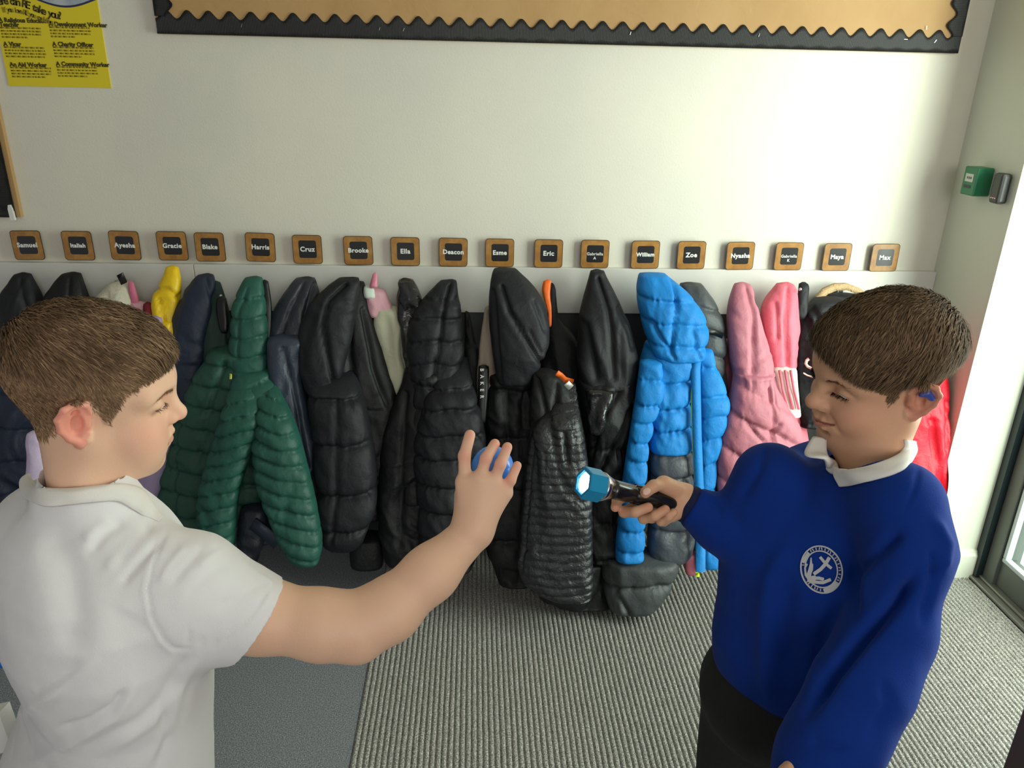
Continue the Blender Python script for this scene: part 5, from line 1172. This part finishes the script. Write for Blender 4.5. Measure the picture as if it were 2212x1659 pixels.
# sweatshirt
shL, elL, wrL = W(1942, 1092, 1.0), W(1918, 1370, 1.0), W(1775, 1640, .99)
shR, elR = W(1672, 1030, 1.13), W(1640, 1185, 1.150)
v = Vol((W(1440, 1100, 1.17)[0]-.02, .66, min(zs)-.03), (W(2080, 1200, 1.0)[0]+.03, 1.25, 1.11), .0033)
v.stack(zs, cx, cy, A, B, RAZ, 0, e=2.3)
v.cone(W(1874, 1000, 1.072)+np.array([0, 0, .000]), W(1874, 1000, 1.065)-np.array([0, 0, .05]), .0500, .080, .03)
v.cone(W(1920, 1085, 1.03), shL, .052, .052, .03); v.chain([shL, W(1965, 1190, .99), elL], [.052, .050, .050], .025)
v.chain([W(1975, 1165, 1.01), W(2032, 1196, 1.01)], [.040, .020], .03)
v.chain([elL, W(1868, 1480, .985), W(1815, 1580, .985), wrL, W(1745, 1700, .985)], [.050, .055, .055, .052, .046], .03)
v.cone(shR, elR, .044, .040, .03); v.cone(W(1655, 1036, 1.13), W(1604, 1112, 1.150), .043, .037, .04); v.chain([elR, W(1560, 1138, 1.158), W(1508, 1100, 1.165)], [.040, .037, .033], .02)
v.cone(W(1506, 1098, 1.167), W(1450, 1072, 1.175), .0245, .0255, 0, 'sub')
cax = W(1490, 1090, 1.168)-W(1545, 1124, 1.160); cax /= np.linalg.norm(cax); c0_ = W(1494, 1093, 1.168)
g = np.meshgrid(*[v.lo[i]+np.arange(v.n[i])*v.h for i in range(3)], indexing='ij', sparse=True)
pl = (g[0]-c0_[0])*cax[0]+(g[1]-c0_[1])*cax[1]+(g[2]-c0_[2])*cax[2]
near = ((g[0]-c0_[0])**2+(g[1]-c0_[1])**2+(g[2]-c0_[2])**2) < .08**2
v.f = np.where(near, np.maximum(v.f, pl), v.f).astype(np.float32)
nk = W(1874, 998, 1.07); v.cone(nk+np.array([0, 0, .07]), nk-np.array([0, 0, .006]), .0510, .0500, .004, 'sub')
def nzR(V): return .0035*fbm(V[:, 0]*13+V[:, 2]*6, V[:, 1]*13, V[:, 2]*6-V[:, 0]*5, 15, 3)
crR = [([(1950, 1150), (1905, 1185), (1850, 1240), (1842, 1330)], 14, .012), ([(1975, 1250), (1930, 1310), (1860, 1380), (1795, 1460), (1745, 1540)], 15, .020), ([(1900, 1180), (1862, 1250), (1850, 1300)], 16, -.006),
       ([(1700, 1180), (1664, 1240), (1652, 1330), (1655, 1450), (1670, 1530)], 20, -.008), ([(1700, 1260), (1692, 1350), (1700, 1450)], 26, .008), ([(1600, 1230), (1600, 1350), (1610, 1450)], 24, .005),
       ([(1780, 1290), (1750, 1400), (1745, 1490)], 18, -.004), ([(2025, 1220), (2012, 1260), (1990, 1340)], 9, .006), ([(2020, 1120), (2048, 1175), (2040, 1230)], 12, -.006), ([(2012, 1190), (2016, 1250)], 6, .006),
       ([(1655, 960), (1640, 1010), (1600, 1080)], 14, .006), ([(1520, 1078), (1545, 1092), (1560, 1120)], 8, .003), ([(1510, 1060), (1540, 1076)], 6, -.003),
       ([(1905, 1470), (1920, 1520), (1880, 1580)], 12, .005), ([(1750, 1600), (1830, 1620)], 10, .004), ([(1985, 1010), (1975, 1060), (1955, 1100)], 5, .003)]
oW, VW, FW = cloth('sweatshirt', v, m_sweat, boyR, crR, nzR)
oW['label'] = 'royal blue sweatshirt'; bSR = BV(VW, FW); KW = dict(bva=[bBR, bSR], bvb=[bSR, bBR])
# cuff
v = Vol(c0_-.06, c0_+.06, .002); v.cone(c0_-cax*.016, c0_+cax*.004, .0295, .0300, 0); v.cone(c0_-cax*.06, c0_+cax*.04, .0255, .0255, 0, 'sub')
V, F = v.mesh(); V = relax(V, F, 2); link('cuff', mesh_np('cuff', V, F), m_cuff, oW, smooth=True)
# collar
strip('collar', [(1957, 950, 1.09), (1955, 968, 1.065), (1925, 988, 1.025), (1874, 1006, 1.0), (1831, 1014, .995), (1809, 1014, 1.0), (1800, 1008, 1.006)],
      [(1980, 956, 1.085), (1982, 976, 1.06), (1964, 1001, 1.012), (1928, 1022, .985), (1874, 1040, .968), (1838, 1049, .966), (1812, 1051, .970)], m_collar, oW, .003, .004, **KW)
strip('collar', [(1786, 950, 1.075), (1786, 972, 1.045), (1792, 988, 1.03), (1806, 1000, 1.012)],
      [(1758, 942, 1.07), (1740, 979, 1.035), (1780, 989, 1.020), (1788, 1012, 1.004)], m_collar, oW, .003, .002, **KW)
strip('collar_placket', [(1786, 984, 1.025), (1806, 996, 1.015), (1812, 1012, 1.003)], [(1784, 1013, 1.008), (1793, 1019, 1.000), (1806, 1022, .994)], m_collar, oW, .003, .002, **KW)
# crest, laid on the cloth
bv = BVHTree.FromPolygons([tuple(p) for p in VW], [tuple(int(i) for i in q) for q in FW])
m_crest = mat('silver_white_embroidery', (196, 196, 198), .7, bump=(900, .0004, 'noise'))
cV, cF = [], []
def oncloth(x, y, off=.0010):
    d = Vector(ray(x, y)).normalized(); h = bv.ray_cast(Vector(CAMP), d)
    p, n_ = h[0], h[1]
    if n_.dot(d) > 0: n_ = -n_
    return p+n_*off
def cr_(x, y): return 1650+x/8.848, 1140+y/8.848
def stroke(pts, ws, closed=False):
    P = [np.array(cr_(*p)) for p in pts]; n = len(P); base = len(cV)
    for i in range(n):
        a = P[(i-1) % n] if closed else P[max(i-1, 0)]; b = P[(i+1) % n] if closed else P[min(i+1, n-1)]
        t = (b-a)/(np.linalg.norm(b-a)+1e-9); nn = np.array([-t[1], t[0]])*(ws[i] if hasattr(ws, '__len__') else ws)/8.848
        for s_, o_ in ((1, .0016), (-1, .0016), (-1, .0001), (1, .0001)):
            cV.append(oncloth(*(P[i]+nn*s_), off=o_))
    for i in range(n if closed else n-1):
        a = base+4*i; b = base+4*((i+1) % n)
        for k in range(4): cF.append((a+k, a+(k+1) % 4, b+(k+1) % 4, b+k))
def dens(pts, n=8):
    o = []
    for (a, b), (c, d) in zip(pts[:-1], pts[1:]):
        for k in range(n): o.append((a+(c-a)*k/n, b+(d-b)*k/n))
    return o+[pts[-1]]
def ellp(cx_, cy_, rx, ry, a0, a1, n=60, rot=-20):
    r0 = math.radians(rot); o = []
    for k in range(n+1):
        a = math.radians(a0+(a1-a0)*k/n); x, y = rx*math.cos(a), ry*math.sin(a); o.append((cx_+x*math.cos(r0)-y*math.sin(r0), cy_+x*math.sin(r0)+y*math.cos(r0)))
    return o
stroke(ellp(1105, 795, 385, 455, 0, 360, 90)[:-1], 14, True)
stroke(ellp(1100, 790, 300, 355, 0, 360, 90)[:-1], 12, True)
for k in range(34):                                             # ring of tiny stitched letters, too small to read
    a = -150+k*9.5; p, q = ellp(1102, 792, 322, 380, a, a, 1)[0], ellp(1102, 792, 362, 428, a+(k % 3-1)*2.0, a, 1)[0]
    stroke([p, q], 9)
stroke(dens([(870, 480), (740, 660)]), 38); stroke(ellp(1102, 792, 342, 404, 55, 105, 24), 40)
stroke(dens([(1255, 565), (1180, 690), (1090, 790), (955, 885)]), [34]*24+[30]); stroke(dens([(1075, 555), (1180, 680), (1295, 775)]), 26)
stroke(dens([(905, 570), (905, 690), (890, 800), (850, 960)]), [10+i*1.6 for i in range(25)]); stroke(dens([(930, 690), (925, 800), (860, 950)]), 16); stroke(dens([(830, 690), (790, 760), (800, 900), (850, 960)]), 16)
stroke(dens([(840, 1000), (940, 960), (1060, 960), (1150, 985)]), [46]*12+[30]*12+[16]); stroke(dens([(880, 1020), (1000, 1035), (1130, 1045), (1280, 985)]), 30)
me = bpy.data.meshes.new('crest'); me.from_pydata([tuple(p) for p in cV], [], cF); o = link('crest', me, m_crest, oW); o['label'] = 'white stitched round crest with cross and hands'
legs(boyR, (float(np.mean(cx[:3])) if False else float(cx[-2]), .93), RAZ, float(min(zs))+.10, .125)
# hearing aid
r_ = Vector(ray(2004, 850)); hit = bBR.ray_cast(Vector(CAMP), r_.normalized()); dd = hit[3]/r_.length-.003
p = W(2004, 850, dd); v = Vol(p-.03, p+.03, .0012); v.chain([W(1990, 853, dd), W(2003, 849, dd), W(2013, 860, dd+.002)], [.0034, .0050, .0042], .003); V, F = v.mesh(); V = relax(V, F, 2)
o = link('hearing_aid', mesh_np('hearing_aid', V, F), mat('blue_ear_piece', (58, 84, 170), .35), None, smooth=True); tag(o, 'small blue hearing aid tucked behind the ear of the smiling boy', 'hearing aid')
# torch
tA, tB = Vector(W(1259, 1042, 1.085)), Vector(W(1460, 1088, 1.160)); tax = (tB-tA).normalized(); tl = (tB-tA).length
rot = tax.to_track_quat('Z', 'Y').to_matrix().to_4x4(); rot.translation = tA
m_tb = mat('torch_black_plastic', (26, 26, 25), .25, spec=.6, coat=.3); m_tc = mat('torch_cyan_plastic', (16, 146, 196), .35)
m_tr = mat('torch_silver_ring', (214, 214, 210), .2, metal=1); m_tl = mat('torch_lens_glow', (240, 250, 255), .15, emis=((.62, .88, 1.0), .55))
torch = empty('torch', tuple(tA), 'black torch with a lit cyan hexagonal head in the smiling boy\'s hand', 'torch')
def lathe(name, prof, seg, mt, hexa=False, smooth=True):
    V, F = [], []
    for z, r in prof:
        for k in range(seg):
            a = 2*math.pi*k/seg; V.append(rot @ Vector((r*math.cos(a), r*math.sin(a), z)))
    for i in range(len(prof)-1):
        for k in range(seg): F.append((i*seg+k, i*seg+(k+1) % seg, (i+1)*seg+(k+1) % seg, (i+1)*seg+k))
    me = bpy.data.meshes.new(name); me.from_pydata([tuple(p) for p in V], [], F)
    bm = bmesh.new(); bm.from_mesh(me); bmesh.ops.recalc_face_normals(bm, faces=bm.faces); bm.to_mesh(me); bm.free()
    return link(name, me, mt, torch, smooth=smooth)
o = lathe('torch_head', [(.004, .0175), (0, .0178), (0, .0222), (.0015, .0236), (.028, .0236), (.030, .0225), (.030, .012)], 6, m_tc, smooth=False)
lathe('lens', [(.0035, .0001), (.0030, .010), (.0030, .0160)], 40, m_tl)
lathe('silver_collar', [(.0300, .012), (.0300, .0212), (.0325, .0210), (.048, .0150), (.048, .010)], 40, m_tr)
lathe('barrel', [(.0475, .010), (.0475, .0152), (.055, .0142), (.085, .0138), (.086, .0132), (.090, .0132), (.091, .0138), (tl-.003, .0136), (tl-.0005, .0125), (tl, .010), (tl, .0001)], 48, m_tb)
for k in range(12):
    a = 2*math.pi*k/12; c_ = rot @ Vector((.0141*math.cos(a), .0141*math.sin(a), .108)); r3 = rot.to_3x3()
    ex = r3 @ Vector((-math.sin(a), math.cos(a), 0)); ez = r3 @ Vector((0, 0, 1)); er = r3 @ Vector((math.cos(a), math.sin(a), 0))
    P = [c_+ex*i*.0011+ez*j*.018+er*kk*.0007 for i in (-1, 1) for j in (-1, 1) for kk in (-1, 1)]
    me = bpy.data.meshes.new('grip_rib'); me.from_pydata([tuple(p) for p in P], [], [(0, 1, 3, 2), (4, 6, 7, 5), (0, 4, 5, 1), (2, 3, 7, 6), (0, 2, 6, 4), (1, 5, 7, 3)]); link('grip_rib', me, m_tb, torch)
for k in range(9):
    rr0 = 0 if k == 0 else .0095; a = 2*math.pi*k/8; p = rot @ Vector((rr0*math.cos(a), rr0*math.sin(a), .0022))
    me = bpy.data.meshes.new('led'); bm = bmesh.new(); bmesh.ops.create_uvsphere(bm, u_segments=12, v_segments=8, radius=.0026); bm.to_mesh(me); bm.free(); me.transform(Matrix.Translation(p))
    link('led', me, mat('led_glow', (255, 255, 255), .3, emis=((.9, .97, 1), 7)), torch, smooth=True)
# cabinet bottom right
cq = W(2188, 1590, .95); cb.location = (float(cq[0])+.2, float(cq[1])-.2, 0)
box('side_panel', float(cq[0]), float(cq[0])+.022, float(cq[1])-.42, float(cq[1]), .0, .90, m_brown, cb, .003)
box('back_panel', float(cq[0])+.0225, float(cq[0])+.5, float(cq[1])-.022, float(cq[1])-.002, .0, .90, mat('dark_wood_panel', (70, 56, 46), .5), cb, .003)
box('top', float(cq[0])-.004, float(cq[0])+.5, float(cq[1])-.42, float(cq[1]), .9005, .922, m_brown, cb, .003)
